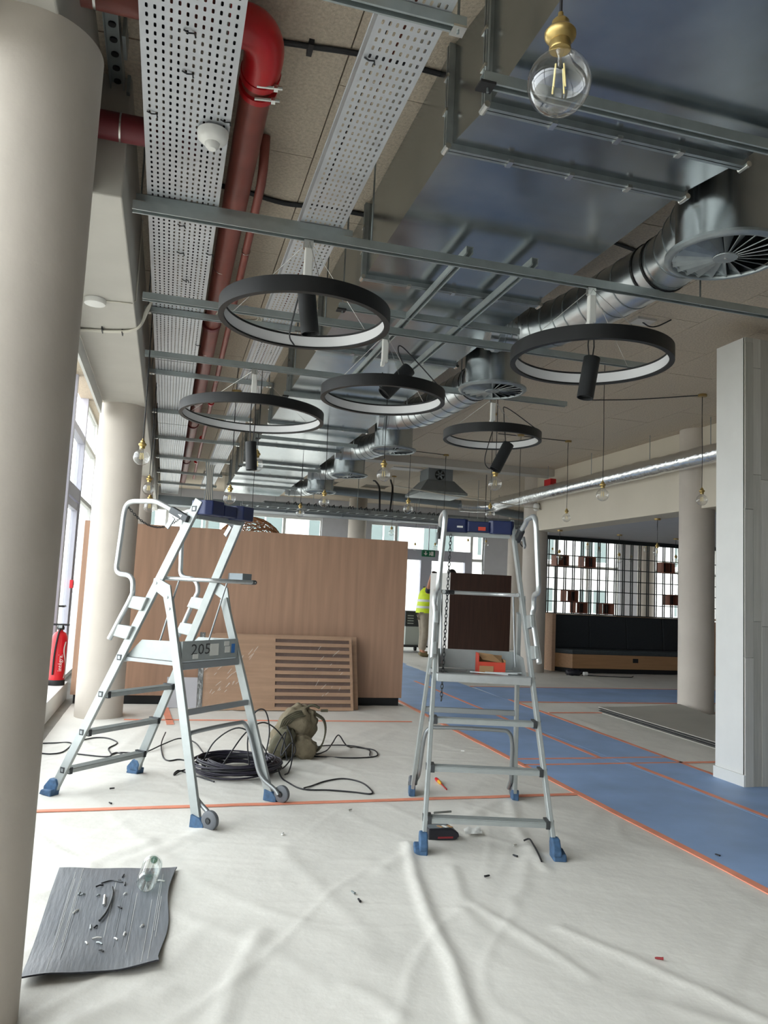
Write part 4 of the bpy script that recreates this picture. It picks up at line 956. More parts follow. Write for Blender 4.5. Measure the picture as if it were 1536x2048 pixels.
# stencil, stickers on the left ladder's tray
def on_back(u, z): pass
bw = GA(.9385, 0, 0)
Mt = basis(GA(.9385, .10, .980), -YA, (0, 0, 1)); text_mesh('205', .095, Mt @ Matrix.Diagonal((1.35, 1, 1, 1))).build('stencil_205', 'stencil_black', LA)
def sticker(v, z, w, h, m): MB().box(Vector(GA(.9385, v, z)), (.002, w, h), Matrix.Rotation(math.radians(-42.5), 3, 'Z')).build('sticker', m, LA)
sticker(-.03, .975, .085, .075, 'paper'); sticker(.15, .94, .05, .03, 'paper'); sticker(-.155, 1.01, .05, .03, 'paper'); sticker(-.165, .97, .05, .04, 'paper'); sticker(-.225, .975, .035, .06, 'label_blue')
t = thing('tool_holder', 'small grey holder clipped on the hoop of the left ladder', 'holder', GA(1.0, -.17, 1.43), math.radians(-42.5))
MB().box(Vector(GA(.98, -.20, 1.452)), (.11, .10, .045), Matrix.Rotation(math.radians(-42.5), 3, 'Z')).build('body', 'grey_metal', t, bevel=.003); MB().box(Vector(GA(.905, -.20, 1.45)), (.025, .04, .05), Matrix.Rotation(math.radians(-42.5), 3, 'Z')).build('clip', 'dark_steel', t)
MB().box(Vector(GB(.884, .02, 1.855)), (.003, .05, .025), Matrix.Rotation(math.radians(75.25), 3, 'Z')).build('red_label', 'box_red', LB)
MB().box(Vector(GB(.884, -.13, 1.862)), (.003, .04, .012), Matrix.Rotation(math.radians(75.25), 3, 'Z')).build('white_label', 'paper', LB)
# things on the right ladder's platform
RB = Matrix.Rotation(math.radians(75.25), 3, 'Z')
t = thing('cardboard_box', 'torn red and brown cardboard box on the right ladder platform', 'box', GB(.70, .08, .911), math.radians(75.25))
def wall(u, v, du, dv, h, m, nm='side', dz=0): MB().box(Vector(GB(u, v, .911+h/2+dz)), (du, dv, h), RB).build(nm, m, t)
wall(.64, .08, .004, .17, .075, 'box_red'); wall(.78, .08, .004, .17, .11, 'cardboard'); wall(.71, -.005, .14, .004, .125, 'box_red'); wall(.71, .165, .14, .004, .09, 'cardboard'); wall(.71, .08, .14, .17, .004, 'cardboard', 'bottom')
wall(.637, .045, .004, .09, .05, 'cardboard', 'label_panel')
MB().add([GB(.64, .02, 1.0), GB(.78, .0, 1.035), GB(.78, .16, 1.015), GB(.66, .15, .98), GB(.72, .09, 1.03)], [(0, 1, 4), (1, 2, 4), (2, 3, 4), (3, 0, 4)]).build('torn_flap', 'cardboard', t)
random.seed(4)
for k, (u, v, du, dv, a, lab) in enumerate(((.60, -.14, .10, .14, .1, 'flat grey metal bracket'), (.70, -.18, .02, .22, .15, 'bright steel rod'), (.56, .05, .015, .24, -.35, 'long thin metal strip'), (.60, .18, .012, .22, .3, 'short silver pin'), (.52, .12, .016, .20, -.1, 'narrow metal offcut'))):
    tag(MB().box(Vector(GB(u, v, .9165+.004*k)), (du, dv, .006), RB @ Matrix.Rotation(a, 3, 'Z')).build('metal_offcut', 'alu_bright' if k else 'galv_frame'), lab+' lying on the right ladder platform', 'metal part', 'metal offcuts on the ladder platform')

# ================================================================== PARTITION, PANELS
t = thing('oak_partition', 'tall oak veneered partition wall with black plinth behind the left ladder', 'partition', (1, 9.38, 0))
MB().bb((-.93, 9.38, .10), (2.925, 9.52, 2.05)).build('oak_panel', 'oak', t, bevel=.002); MB().bb((-.90, 9.42, 0.003), (2.90, 9.50, .10)).build('plinth', 'black_plinth', t)
def lean(name, lab, x0, x1, yb, H, tilt, grp='boards leaning on the oak partition'):
    t = thing(name, lab, 'panel', (x0, yb, .008), group=grp); c, s = math.cos(tilt), math.sin(tilt)
    ex, ey = Vector((1, 0, 0)), Vector((0, s, c)); en = Vector((0, -c, s)); Mm = Matrix((ex, ey, en)).transposed().to_4x4(); Mm.translation = Vector((x0, yb, .008))
    def B(nm, xa_, xb_, ya_, yb_, za_, zb_, m, par=None):
        return MB().prism([(xa_, ya_), (xb_, ya_), (xb_, yb_), (xa_, yb_)], za_, zb_, Mm).build(nm, m, par or t)
    return t, B, Mm
t, B, Mm = lean('leaning_board', 'plain oak board leaning behind the slatted panel', .60, 2.30, 9.03, .86, .31); B('board', 0, 1.69, 0, .87, -.02, 0, 'oak_light')
t, B, Mm = lean('leaning_board', 'grey board leaning low at the left end of the slatted panel', .10, .45, 9.10, .36, .5); B('board', 0, .40, 0, .36, -.012, 0, 'wall_grey')
t, B, Mm = lean('slatted_panel', 'oak panel with ten dark slots wrapped in clear film', .43, 2.2, 8.93, .86, .33)
HH = .865; B('solid_field', 0, .86, 0, HH, 0, .02, 'oak_light'); B('backing', .86, 1.76, 0, HH, 0, .006, 'slot_back'); B('end_stile', 1.745, 1.775, 0, HH, 0, .02, 'oak_light')
zz = 0
for k in range(11):
    a = .0 if k == 0 else .038+.083*k-.041; b = .038+.083*k if k < 10 else HH
    B('slat', .86, 1.745, a, b, .006, .02, 'oak_light')
B('wrapped_edge', -.005, .055, 0, HH+.01, .020, .026, 'foil')
# film
nx, ny = 60, 30; vs = []; random.seed(12)
for j in range(ny+1):
    for i in range(nx+1):
        x, y = -.01+1.80*i/nx, -.005+(HH+.01)*j/ny; vs.append(Mm @ Vector((x, y, .029+.0035*math.sin(31*x+7*y)*math.sin(5*y-9*x)+random.uniform(-.0025, .0025))))
MB().add(vs, [(j*(nx+1)+i, j*(nx+1)+i+1, (j+1)*(nx+1)+i+1, (j+1)*(nx+1)+i) for j in range(ny) for i in range(nx)]).build('clear_film', 'plastic_film', t)
for k in range(46):
    cx_, cy_ = (random.uniform(.05, .5), random.uniform(.15, .5)) if k < 24 else ((random.uniform(.4, .62), random.uniform(.55, .72)) if k < 32 else (random.uniform(1.28, 1.7), random.uniform(.1, .8)))
    l = random.uniform(.02, .09); a = random.uniform(.7, 1.1)
    MB().tube([Mm @ Vector((cx_, cy_, .034)), Mm @ Vector((cx_+l*.5*math.cos(a), cy_+l*.5*math.sin(a), .036)), Mm @ Vector((cx_+l*math.cos(a), cy_+l*math.sin(a), .034))], .0016, 4).build('film_crease', 'white_plastic', t)

# ================================================================== FLOOR THINGS
def gz(x, y): return float(sheet_height(np.array([x]), np.array([y]))[0])
def g(px, py, h=.006):
    p = at(px, py, Z=0); p.z = gz(p.x, p.y)+h; return p
# backpack
def blob(mb, c, rx, ry, rz, Rm, e=.75, n=28, m=18, amp=.012, seed=1):
    vs = []; rnd = random.Random(seed); ph = [rnd.uniform(0, 6) for _ in range(6)]
    def sg(a, p): return math.copysign(abs(a)**p, a)
    for j in range(m+1):
        b = -PI/2+PI*j/m
        for i in range(n):
            a = 2*PI*i/n; p = Vector((rx*sg(math.cos(b), e)*sg(math.cos(a), e), ry*sg(math.cos(b), e)*sg(math.sin(a), e), rz*sg(math.sin(b), e)))
            w = amp*(math.sin(5*a+3*b+ph[0])+.8*math.sin(9*b-4*a+ph[1])+.6*math.sin(13*a+ph[2]+6*b)); p *= 1+w/max(.1, p.length)
            vs.append(Vector(c)+Rm @ p)
    fs = [(j*n+i, j*n+(i+1) % n, (j+1)*n+(i+1) % n, (j+1)*n+i) for j in range(m) for i in range(n)]
    return mb.add(vs, fs)
t = thing('backpack', 'khaki backpack slumped on the sheet beside the cable coil', 'backpack', (1.14, 6.6, .01))
Rb = Matrix.Rotation(-.25, 3, 'Z') @ Matrix.Rotation(.55, 3, 'Y')
blob(MB(), (1.13, 6.62, .205), .155, .14, .215, Rb, .72, 40, 26, .010).build('main_bag', 'khaki', t, smooth=80)
blob(MB(), (1.02, 6.50, .13), .085, .12, .13, Rb, .7, 24, 14, .008, 3).build('front_pocket', 'khaki_dark', t, smooth=80)
blob(MB(), (1.19, 6.46, .10), .11, .055, .085, Rb, .7, 24, 14, .008, 5).build('side_pocket', 'khaki', t, smooth=80)
for k in range(5):
    a = -.10+.055*k; MB().tube(smoothpath([(1.02+a*.3, 6.50+a*.2, .27-abs(a)*.2), (1.06+a*.4, 6.475, .33), (1.16+a*.3, 6.49, .385-.03*k*.3), (1.24, 6.55, .36)], 5), .007, 6).build('seam_fold', 'khaki_dark', t, smooth=60)
strap = smoothpath([(1.30, 6.58, .35), (1.37, 6.56, .30), (1.385, 6.54, .20), (1.34, 6.50, .09), (1.24, 6.47, .035)], 6)
sm = MB()
for a, b in zip(strap[:-1], strap[1:]): sm.beam(a, b, .012, .045, up=(.3, .9, .2))
sm.build('shoulder_strap', 'khaki_dark', t)
MB().tube(smoothpath([(1.22, 6.58, .40), (1.27, 6.57, .425), (1.33, 6.56, .40)], 5), .010, 6).build('grab_handle', 'khaki_dark', t, smooth=60)
MB().bb((1.34, 6.55, .37), (1.40, 6.57, .39)).build('strap_end', 'khaki_dark', t)
# cable coil
random.seed(14)
cc = Vector((.62, 6.02, 0)); t = thing('cable_coil', 'thick coil of black cable lying behind the left ladder', 'cable coil', (cc.x, cc.y, .01))
for k in range(26):
    r0 = .20+.125*random.random(); zz = .012+.088*random.random()*(1-abs(r0-.27)*2.5); ox, oy = random.uniform(-.02, .02), random.uniform(-.02, .02); ph = random.uniform(0, 6)
    MB().tube([(cc.x+ox+r0*1.06*math.cos(a), cc.y+oy+r0*.95*math.sin(a), .012+max(0, zz+.012*math.sin(2*a+ph))) for a in [2*PI*i/36 for i in range(36)]], .0065, 6, closed=True).build('loop', random.choice(('black_cable', 'violet_cable', 'violet_cable')), t, smooth=60)
def cable(lab, pts, r=.0055, m='black_cable'):
    tag(MB().tube(smoothpath(pts, 7), r, 7).build('loose_cable', m, smooth=60), lab, 'cable', 'loose black cables on the floor')
def z7(x, y, h=.006): return g(300+x*.3255, 1240+y*.3255, h)
def z6(x, y, h=.006): return g(60+x*.3255, 1340+y*.3255, h)
cable('black cable loop lying right of the left ladder wheel', [z7(770, 880, .05), z7(800, 965), z7(850, 1010), z7(940, 1050), z7(1100, 1056), z7(1250, 1068), z7(1350, 1080), z7(1362, 1060), z7(1300, 1010), z7(1190, 990), z7(1080, 1000), z7(990, 1030), z7(945, 1048, .012)])
kink = z7(1150, 850); kink.z = .19
cable('black cable loop with a raised kink right of the backpack', [z7(900, 838), z7(1000, 845), z7(1200, 856), z7(1350, 852), z7(1398, 842), z7(1365, 808), z7(1230, 798), kink+Vector((.06, 0, -.07)), kink, kink+Vector((-.05, 0, -.07)), z7(1085, 812), z7(1025, 832), z7(985, 812), z7(1060, 785, .01), z7(1220, 790, .012), z7(1340, 812, .012), z7(1350, 845, .012)])
cable('black cable loop beside the large left column', [z6(70, 458), z6(160, 456), z6(240, 456), z6(252, 470), z6(200, 512), z6(130, 524), z6(60, 520)])
cable('black cable looping under the steps of the left ladder', [z6(320, 440), z6(400, 424), z6(480, 428), z6(536, 456), z6(482, 490), z6(498, 530), z6(455, 541), z6(290, 524)])
cable('black cable running from the ladder to the coil', [z6(620, 552), z6(540, 520), z6(500, 530, .01), z6(560, 516), z6(700, 514), z6(820, 480, .03), z6(920, 460, .05), z6(1010, 480, .04), z6(1080, 530), z6(1140, 560, .06)])
cable('black cable with a free end standing up behind the ladder leg', [z6(830, 422, .05), z6(806, 470, .02), z6(815, 540), z6(850, 566), z6(920, 558), z6(1000, 575), z6(1040, 590, .04)])
cable('short black cable end folded in front of the coil', [z6(1130, 700), z6(1080, 680), z6(1000, 655), z6(920, 628), z6(890, 640), z6(885, 655), z6(915, 640, .012), z6(950, 628, .012)])
def arc(lab, pts): cable(lab, [Vector(p) for p in pts])
arc('black cable arching high over the coil, left arc', [(.36, 6.1, .05), (.45, 6.12, .22), (.62, 6.1, .32), (.78, 6.08, .22), (.88, 6.05, .06)])
arc('black cable arching over the coil towards the backpack', [(.50, 5.88, .10), (.66, 6.0, .30), (.82, 6.15, .35), (.98, 6.25, .22), (1.02, 6.2, .05)])
arc('black cable loop standing upright beside the ladder leg', [(.70, 5.95, .06), (.68, 6.0, .25), (.72, 6.02, .44), (.80, 6.02, .46), (.84, 6.0, .30), (.80, 5.95, .08)])
arc('black cable twisted loosely in front of the backpack', [(.86, 6.1, .04), (.95, 6.2, .2), (1.0, 6.22, .26), (.96, 6.15, .1), (1.03, 6.12, .2), (1.08, 6.2, .12), (.98, 6.1, .02), (.9, 6.0, .05)])
arc('black cable hanging from the backpack to the floor', [(1.02, 6.3, .30), (1.06, 6.25, .2), (1.04, 6.1, .08), (1.0, 5.98, .015), (.96, 5.9, .015)])
# vinyl mat
cs = [Vector((-.386, 4.103)), Vector((.141, 4.03)), Vector((.081, 3.04)), Vector((-.375, 3.0))]
t = thing('vinyl_mat', 'scratched dark grey vinyl offcut lying on the sheet at lower left', 'mat', (-.13, 3.55, .01))
n = 26; vs = []; random.seed(2)
def mz(u, v): return .022+.010*math.sin(3.1*v+1)*u*0+.006*math.sin(5*u+2)*(1 if v > .9 else .3)+.016*max(0, v-.72)/.28*(.4+.6*math.sin(4*u+.5)**2)+.006*math.sin(PI*v*2.2)
for j in range(n+1):
    for i in range(n+1):
        u, v = i/n, j/n; a = cs[0].lerp(cs[1], u); b = cs[3].lerp(cs[2], u); p = a.lerp(b, v)
        ex = .010*math.sin(9*v+2)*(1 if u > .99 else 0)+.006*math.sin(14*u)*(1 if v in (0, 1) else 0); vs.append((p.x+ex, p.y+ex*.6, mz(u, v)))
fs = [(j*(n+1)+i, (j+1)*(n+1)+i, (j+1)*(n+1)+i+1, j*(n+1)+i+1) for j in range(n) for i in range(n)]
MB().add(vs, fs).build('top_face', 'mat_vinyl', t, smooth=60)
N_ = len(vs); lo = [(x, y, z-.006) for x, y, z in vs]; bd_ = [i for i in range(n+1)]+[j*(n+1)+n for j in range(1, n+1)]+[n*(n+1)+i for i in range(n-1, -1, -1)]+[j*(n+1) for j in range(n-1, 0, -1)]
MB().add(vs+lo, [tuple(N_+i for i in reversed(f)) for f in fs]+[(bd_[k], bd_[(k+1) % len(bd_)], N_+bd_[(k+1) % len(bd_)], N_+bd_[k]) for k in range(len(bd_))]).build('underside', 'mat_underside', t)
def on_mat(u, v, h=.004): a = cs[0].lerp(cs[1], u); b = cs[3].lerp(cs[2], u); p = a.lerp(b, v); return Vector((p.x, p.y, mz(u, v)+h))
for k in range(16):
    u = random.choice((.15, .18, .22, .28, .42, .52, .6, .66, .72, .86, .9, .93))+random.uniform(-.02, .02); v0 = random.uniform(0, .4); v1 = random.uniform(.6, 1)
    MB().tube([on_mat(u+(.5-u)*0, v0+(v1-v0)*i/6, .0008) for i in range(7)], .0007, 4).build('scratch', 'wall_white' if k % 3 else 'grey_metal', t)
# bottle
def bottle():
    t = thing('water_bottle', 'clear plastic water bottle lying on the dark mat', 'bottle', (.046, 3.95, .05))
    a = on_mat(.79, .33, .046); b = on_mat(.82, .05, .046); d = (b-a).normalized(); L = .31; a = a+Vector((0, 0, .0)); u = d.orthogonal().normalized(); Rm = Matrix((u, d.cross(u), d)).transposed()
    pr = [(0, .012), (.02, .004), (.036, 0), (.043, .012)]+[(.0435+(.0012 if k % 2 else -.0012), .02+.012*k) for k in range(16)]+[(.043, .225), (.036, .25), (.024, .272), (.014, .285), (.0135, .297)]
    MB().lathe(pr, a, 32, Rm, cap=False).build('body', 'bottle_plastic', t, smooth=50)
    MB().lathe([(0, .297), (.0155, .297), (.0155, .313), (0, .313)], a, 20, Rm).build('cap', 'cap_green', t, smooth=40)
    for k in range(5): MB().lathe([(.0435, .19+.012*k), (.0448, .192+.012*k), (.0435, .194+.012*k)], a, 28, Rm, cap=False).build('rib', 'bottle_plastic', t, smooth=50)
bottle()
random.seed(31)
tag(MB().tube(smoothpath([on_mat(.50, .27, .009), on_mat(.52, .36, .009), on_mat(.50, .50, .009), on_mat(.46, .58, .009)], 6), .005, 8).build('cable_offcut', 'dark_steel', smooth=60), 'long dark cable offcut in the middle of the mat', 'offcut', 'offcuts on the mat')
tag(MB().tube(smoothpath([on_mat(.40, .21), on_mat(.48, .18), on_mat(.58, .20)], 6), .003, 6).build('cable_offcut', 'dark_steel', smooth=60), 'curved thin offcut above the long cable piece on the mat', 'offcut', 'offcuts on the mat')
tag(MB().cyl(on_mat(.455, .35, .007), on_mat(.465, .44, .007), .006, 8).build('steel_pin', 'bright_bolt', smooth=40), 'short bright steel pin left of the long offcut on the mat', 'pin')
SW = ['nearest the top edge', 'right end of the curved offcut', 'just below the curved offcut', 'left end of the curved offcut', 'upper left pair, right one', 'upper left pair, left one', 'left of the steel pin', 'right of the long offcut', 'at the left beside the scratches', 'right of the long offcut, lower', 'below the long offcut, left', 'below the long offcut, right', 'in the lower middle', 'in the lower middle, left', 'in the lower middle, right', 'below the lower middle group', 'near the right edge', 'between the middle and the right edge', 'beside the bottle', 'lowest of all']
for k, (u, v) in enumerate(((.57, .12), (.55, .18), (.60, .22), (.39, .24), (.27, .33), (.24, .32), (.40, .34), (.62, .33), (.25, .48), (.60, .46), (.40, .62), (.44, .62), (.47, .72), (.40, .76), (.62, .74), (.50, .77), (.81, .64), (.68, .70), (.90, .20), (.53, .84))):
    sc = random.choice((0, 1, 2)); a = random.uniform(0, 3); p = on_mat(u, v, .004); d = Vector((math.cos(a), math.sin(a), 0))*random.uniform(.008, .02)
    tag(MB().tube([p-d, p+Vector((0, 0, .003)), p+d], .0035, 5).build('scrap', ('black_cable', 'white_plastic', 'galv_frame')[sc]), ['black', 'white', 'grey'][sc]+' tiny cable scrap on the dark mat, '+SW[k], 'scrap', 'tiny scraps on the mat')
# small things on the sheet
t = thing('tool_pouch', 'black and red printed pouch behind the front foot of the right ladder', 'pouch', (1.63, 4.36, .008), -.05)
MB().prism([(-.085, 0), (.075, 0), (.10, .02), (.095, .04), (.06, .062), (-.085, .066)], -.055, .055, t.matrix_basis @ Matrix.Rotation(PI/2, 4, 'X')).build('body', 'bag_black', t, bevel=.008)
MB().prism([(-.03, .012), (.06, .012), (.06, .022), (-.03, .022)], .0556, .0566, t.matrix_basis @ Matrix.Rotation(PI/2, 4, 'X')).build('red_print', 'bag_print', t)
MB().box(t.matrix_basis @ Vector((-.02, -.01, .0665)), (.12, .07, .002)).build('label_top', 'grey_metal', t)
for k in range(3): MB().box(t.matrix_basis @ Vector((-.01+.03*k, -.02, .068)), (.016, .04, .003), Matrix.Rotation(.4, 3, 'Z')).build('print_mark', 'cardboard' if k != 1 else 'paper', t)
vs = []; c = g(940, 1670)
for j in range(7):
    for i in range(7): vs.append((c.x-.055+.018*i+.006*j, c.y-.06+.02*j, c.z+.006+.008*math.sin(1.9*i+.7*j)*math.sin(1.3*j)+.004))
tag(MB().add(vs, [(j*7+i, j*7+i+1, (j+1)*7+i+1, (j+1)*7+i) for j in range(6) for i in range(6)]).build('plastic_bag', 'paper', smooth=70), 'crumpled white plastic wrapper beside the printed pouch', 'wrapper')
a, b = g(872, 1563, .015), g(893, 1583, .008); t = thing('screwdriver', 'red and yellow screwdriver under the right ladder', 'screwdriver', (a.x, a.y, a.z)); m_ = a.lerp(b, .5)
MB().tube([a, a.lerp(m_, .3), a.lerp(m_, .5)], [.012, .015, .013], 10).build('handle', 'ext_red', t, smooth=50); MB().tube([a.lerp(m_, .5), a.lerp(m_, .8), m_], [.013, .012, .007], 10).build('grip', 'tool_yellow', t, smooth=50); MB().tube([m_, b], .005, 8).build('shaft', 'elbow_red', t, smooth=50)
tag(MB().tube(smoothpath([g(1047, 1689, .012), g(1058, 1690, .02), g(1066, 1697, .008), g(1075, 1712), g(1083, 1730)], 5), .005, 7).build('cable_end', 'black_cable', smooth=60), 'black bent cable end beside the front right ladder foot', 'cable')
for px, py, m_, lab in ((1030, 1695, 'bright_bolt', 'bright steel bolt left of the bent cable end'), (706, 1790, 'galv_frame', 'grey wall plug on the open sheet in the foreground'), (718, 1806, 'black_cable', 'dark screw just below the grey wall plug'), (1030, 1716, 'black_cable', 'black clip below the steel bolt'), (974, 1759, 'black_cable', 'black crumb left of the black clip'), (700, 1625, 'bright_bolt', 'small bright bolt beside the long orange tape'), (1318, 1924, 'bag_print', 'rust red crumb at lower right of the sheet'), (1435, 1714, 'black_cable', 'black crumb on the blue runner'), (220, 1610, 'black_cable', 'black wire bit on the left end of the long orange tape'), (224, 1582, 'black_cable', 'black wire bit left of the rear ladder leg'), (565, 1672, 'white_plastic', 'curled white strip on the sheet left of centre'), (925, 1505, 'white_plastic', 'white scrap behind the right ladder')):
    p = g(px, py, .008); a = random.uniform(0, 3); d = Vector((math.cos(a), math.sin(a), 0))*.016
    tag(MB().tube([p-d, p-d*.6, p+d*.5, p+d], [.006, .005, .005, .003], 7).build('small_part', m_, smooth=50), lab, 'small part')
tag(MB().tube([Vector(GB(.12, -.30, .185)), Vector(GB(.15, -.20, .188))], .006, 6).build('small_part', 'bright_bolt'), 'bolt lying on the lowest step of the right ladder', 'small part')
# stack of boards at the right
t0 = [(5.47, 9.02), (5.40, 6.42), (6.62, 6.45), (6.66, 9.0)]
for k in range(5):
    o_ = .02*((k*7) % 3-1); zb = .012+.014*k; n = 10; vs = []
    for j in range(n+1):
        for i in range(n+1):
            u, v = i/n, j/n; a = Vector(t0[0]).lerp(Vector(t0[3]), u); b = Vector(t0[1]).lerp(Vector(t0[2]), u); p = a.lerp(b, v)
            lift = (.05 if k == 4 else .01)*max(0, .25-v)/.25*u*u+.0008*k*math.sin(3*v+k)
            vs.append((p.x+o_, p.y+o_*1.5, zb+max(0, lift)))
    N2 = len(vs); fs = [(j*(n+1)+i, (j+1)*(n+1)+i, (j+1)*(n+1)+i+1, j*(n+1)+i+1) for j in range(n) for i in range(n)]
    bo = [i for i in range(n+1)]+[j*(n+1)+n for j in range(1, n+1)]+[n*(n+1)+i for i in range(n-1, -1, -1)]+[j*(n+1) for j in range(n-1, 0, -1)]
    tag(MB().add(vs+[(x, y, z-.010) for x, y, z in vs], fs+[tuple(N2+i for i in reversed(f)) for f in fs]+[(bo[q_], bo[(q_+1) % len(bo)], N2+bo[(q_+1) % len(bo)], N2+bo[q_]) for q_ in range(len(bo))]).build('grey_board', 'grey_board' if k == 4 else ('grey_board_dark' if k % 2 else 'grey_board')), ['lowest', 'second lowest', 'middle', 'second highest', 'topmost'][k]+' grey board in the stack on the floor at right', 'board', 'stack of grey boards')

# ================================================================== BENCH, LATTICE
t = thing('bench', 'long dark upholstered bench with oak base under the black lattice', 'bench', (9.2, 14.0, 0))
seat = [(7.50, 14.36), (7.50, 14.06), (7.74, 13.74), (10.95, 13.74), (10.95, 14.36)]
I4 = Matrix.Identity(4)
ins = [(7.56, 14.3), (7.56, 14.12), (7.78, 13.82), (10.9, 13.82), (10.9, 14.3)]
MB().prism(ins, .012, .10, I4).build('plinth', 'black_plinth', t); MB().prism(seat, .10, .37, I4).build('oak_base', 'oak_bench', t); MB().prism([(7.50, 14.3), (7.50, 14.05), (7.735, 13.73), (10.95, 13.73), (10.95, 14.3)], .37, .46, I4).build('seat_cushion', 'bench_seat', t, bevel=.02)
for a, b in ((7.505, 8.36), (8.365, 9.22), (9.225, 10.08), (10.085, 10.94)): MB().prism([(14.16, .46), (14.30, .46), (14.30, 1.12), (14.22, 1.12)], a, b, Matrix(((0, 0, 1, 0), (1, 0, 0, 0), (0, 1, 0, 0), (0, 0, 0, 1)))).build('back_cushion', 'bench_fabric', t, bevel=.02)
MB().bb((7.50, 14.30, .1), (10.95, 14.36, 1.13)).build('back_panel', 'oak_bench', t); MB().bb((7.43, 14.0, .012), (7.50, 14.36, 1.14)).build('end_panel', 'oak_light', t)
MB().bb((9.08, 13.733, .23), (9.20, 13.742, .31)).build('socket', 'black_plinth', t)
t = thing('oak_counter', 'low oak counter side between the grey column and the pillar', 'counter', (11.5, 13.4, 0)); MB().bb((10.98, 13.38, .012), (13.2, 13.46, 1.13)).build('front_panel', 'oak_bench', t); MB().bb((10.98, 13.46, .012), (11.05, 14.3, 1.10)).build('side_panel', 'oak_bench', t); MB().bb((10.96, 13.36, 1.13), (13.2, 14.3, 1.16)).build('top', 'oak_bench', t)
t = thing('lattice_screen', 'black metal lattice screen standing above the bench', 'screen', (10, 14.42, 1.13)); YL = 14.42
MB().bb((7.46, YL-.03, 2.64), (13.4, YL+.03, 2.72)).build('top_rail', 'lattice_black', t); MB().bb((7.46, YL-.015, 1.13), (13.4, YL+.015, 1.15)).build('bottom_rail', 'lattice_black', t)
for z in (2.33, 2.09, 1.855, 1.62, 1.38): MB().bb((7.47, YL-.026, z-.009), (13.4, YL-.008, z+.009)).build('bar', 'lattice_black', t)
vb = MB().bb((-.0095, -.0095, 1.14), (.0095, .0095, 2.66)).build('bar', 'lattice_black'); vm = vb.data; bpy.data.objects.remove(vb)
for i in range(31):
    for dx in (0, .042):
        o = bpy.data.objects.new('bar', vm); COL.objects.link(o); o.parent = t; o.location = (7.49+.196*i+dx-10, 0, -1.13)
for (x, z, lab) in ((7.79, 2.215, 'highest on the left'), (8.41, 2.215, 'second in the top row'), (8.02, 1.50, 'left in the middle row'), (8.24, 1.268, 'left in the lowest row'), (8.85, 1.268, 'second in the lowest row'), (10.31, 2.20, 'in the top row beside the grey column'), (10.47, 1.52, 'in the middle row beside the grey column')):
    b = thing('shelf_box', 'open reddish wood box in the lattice, '+lab, 'shelf box', (x, YL, z), group='wood boxes in the lattice'); w, h, dp, k = .29, .225, .22, .016
    for nm, a, c in (('side', (-w/2, -h/2), (-w/2+k, h/2)), ('side', (w/2-k, -h/2), (w/2, h/2)), ('top', (-w/2+k, h/2-k), (w/2-k, h/2)), ('bottom', (-w/2+k, -h/2), (w/2-k, -h/2+k)), ('divider', (-.01, -h/2), (w/2, h/2))):
        if nm == 'divider': MB().bb((x+.015, YL+dp/2-.012, z-h/2+k), (x+w/2-k, YL+dp/2-.002, z+h/2-k)).build('back_panel', 'reddish_wood', b)
        else: MB().bb((x+a[0], YL-dp/2, z+a[1]), (x+c[0], YL+dp/2, z+c[1])).build(nm, 'reddish_wood', b)
    MB().bb((x-w/2+k, YL+dp/2-.012, z-h/2+k), (x-.02, YL+dp/2-.002, z+h/2-k)).build('back_panel', 'reddish_wood', b)
for k in range(4):
    x = 11.55+.1*k; tag(MB().tube(smoothpath([(x-.22+.03*k, 14.1, 1.16), (x-.16+.02*k, 14.1, 1.5), (x, 14.1, 1.8), (x+.02, 14.1, 2.05), (x+.03, 14.1, 2.3)], 6), .014, 8).build('hose', 'navy_plastic' if k % 2 else 'violet_cable', smooth=60), ['leftmost', 'second', 'third', 'rightmost'][k]+' dark blue hose rising from the oak counter', 'hose', 'dark hoses at the counter')
t = thing('black_case', 'small black tool bundle on the floor at the left bench corner', 'tool', (7.55, 13.3, .01)); blob(MB(), (7.55, 13.35, .06), .16, .09, .055, Matrix.Identity(3), .7, 20, 10, .012, 9).build('body', 'bag_black', t, smooth=70); MB().cyl((7.70, 13.25, .05), (7.78, 13.25, .05), .035, 12).build('roll', 'white_plastic', t, smooth=40)
far_cable('black cable trailing on the sheet in front of the bench', [(7.7, 13.3, .015), (8.2, 13.15, .015), (8.6, 13.1, .015), (8.8, 13.3, .015)], .008)

# ================================================================== LEFT WALL THINGS
t = thing('fire_extinguisher', 'red fire extinguisher standing on the window sill behind the left column', 'extinguisher', (-1.09, 9.40, .20))
ex, ey, z0 = -1.09, 9.42, .20; r = .085
MB().lathe([(0, z0), (r+.006, z0), (r+.006, z0+.05), (r, z0+.06), (0, z0+.06)], (ex, ey, 0), 28).build('base_ring', 'black_rubber', t, smooth=40)
MB().lathe([(r, z0+.06), (r, z0+.50), (r*.93, z0+.54), (r*.7, z0+.575), (.03, z0+.59), (.028, z0+.61), (0, z0+.61)], (ex, ey, 0), 32).build('cylinder', 'ext_red', t, smooth=50)
MB().lathe([(0, z0+.61), (.04, z0+.61), (.04, z0+.64), (.025, z0+.66), (0, z0+.66)], (ex, ey, 0), 16).build('valve', 'black_rubber', t, smooth=40)
MB().bb((ex-.10, ey-.02, z0+.655), (ex+.09, ey+.02, z0+.675)).build('lever', 'black_rubber', t); MB().bb((ex-.02, ey-.06, z0+.63), (ex+.02, ey-.03, z0+.66)).build('gauge', 'alu_dark', t)
MB().tube(smoothpath([(ex, ey-.04, z0+.62), (ex-.01, ey-.10, z0+.55), (ex-.03, ey-.103, z0+.35), (ex-.035, ey-.098, z0+.12)], 6), .011, 8).build('hose', 'black_rubber', t, smooth=60)
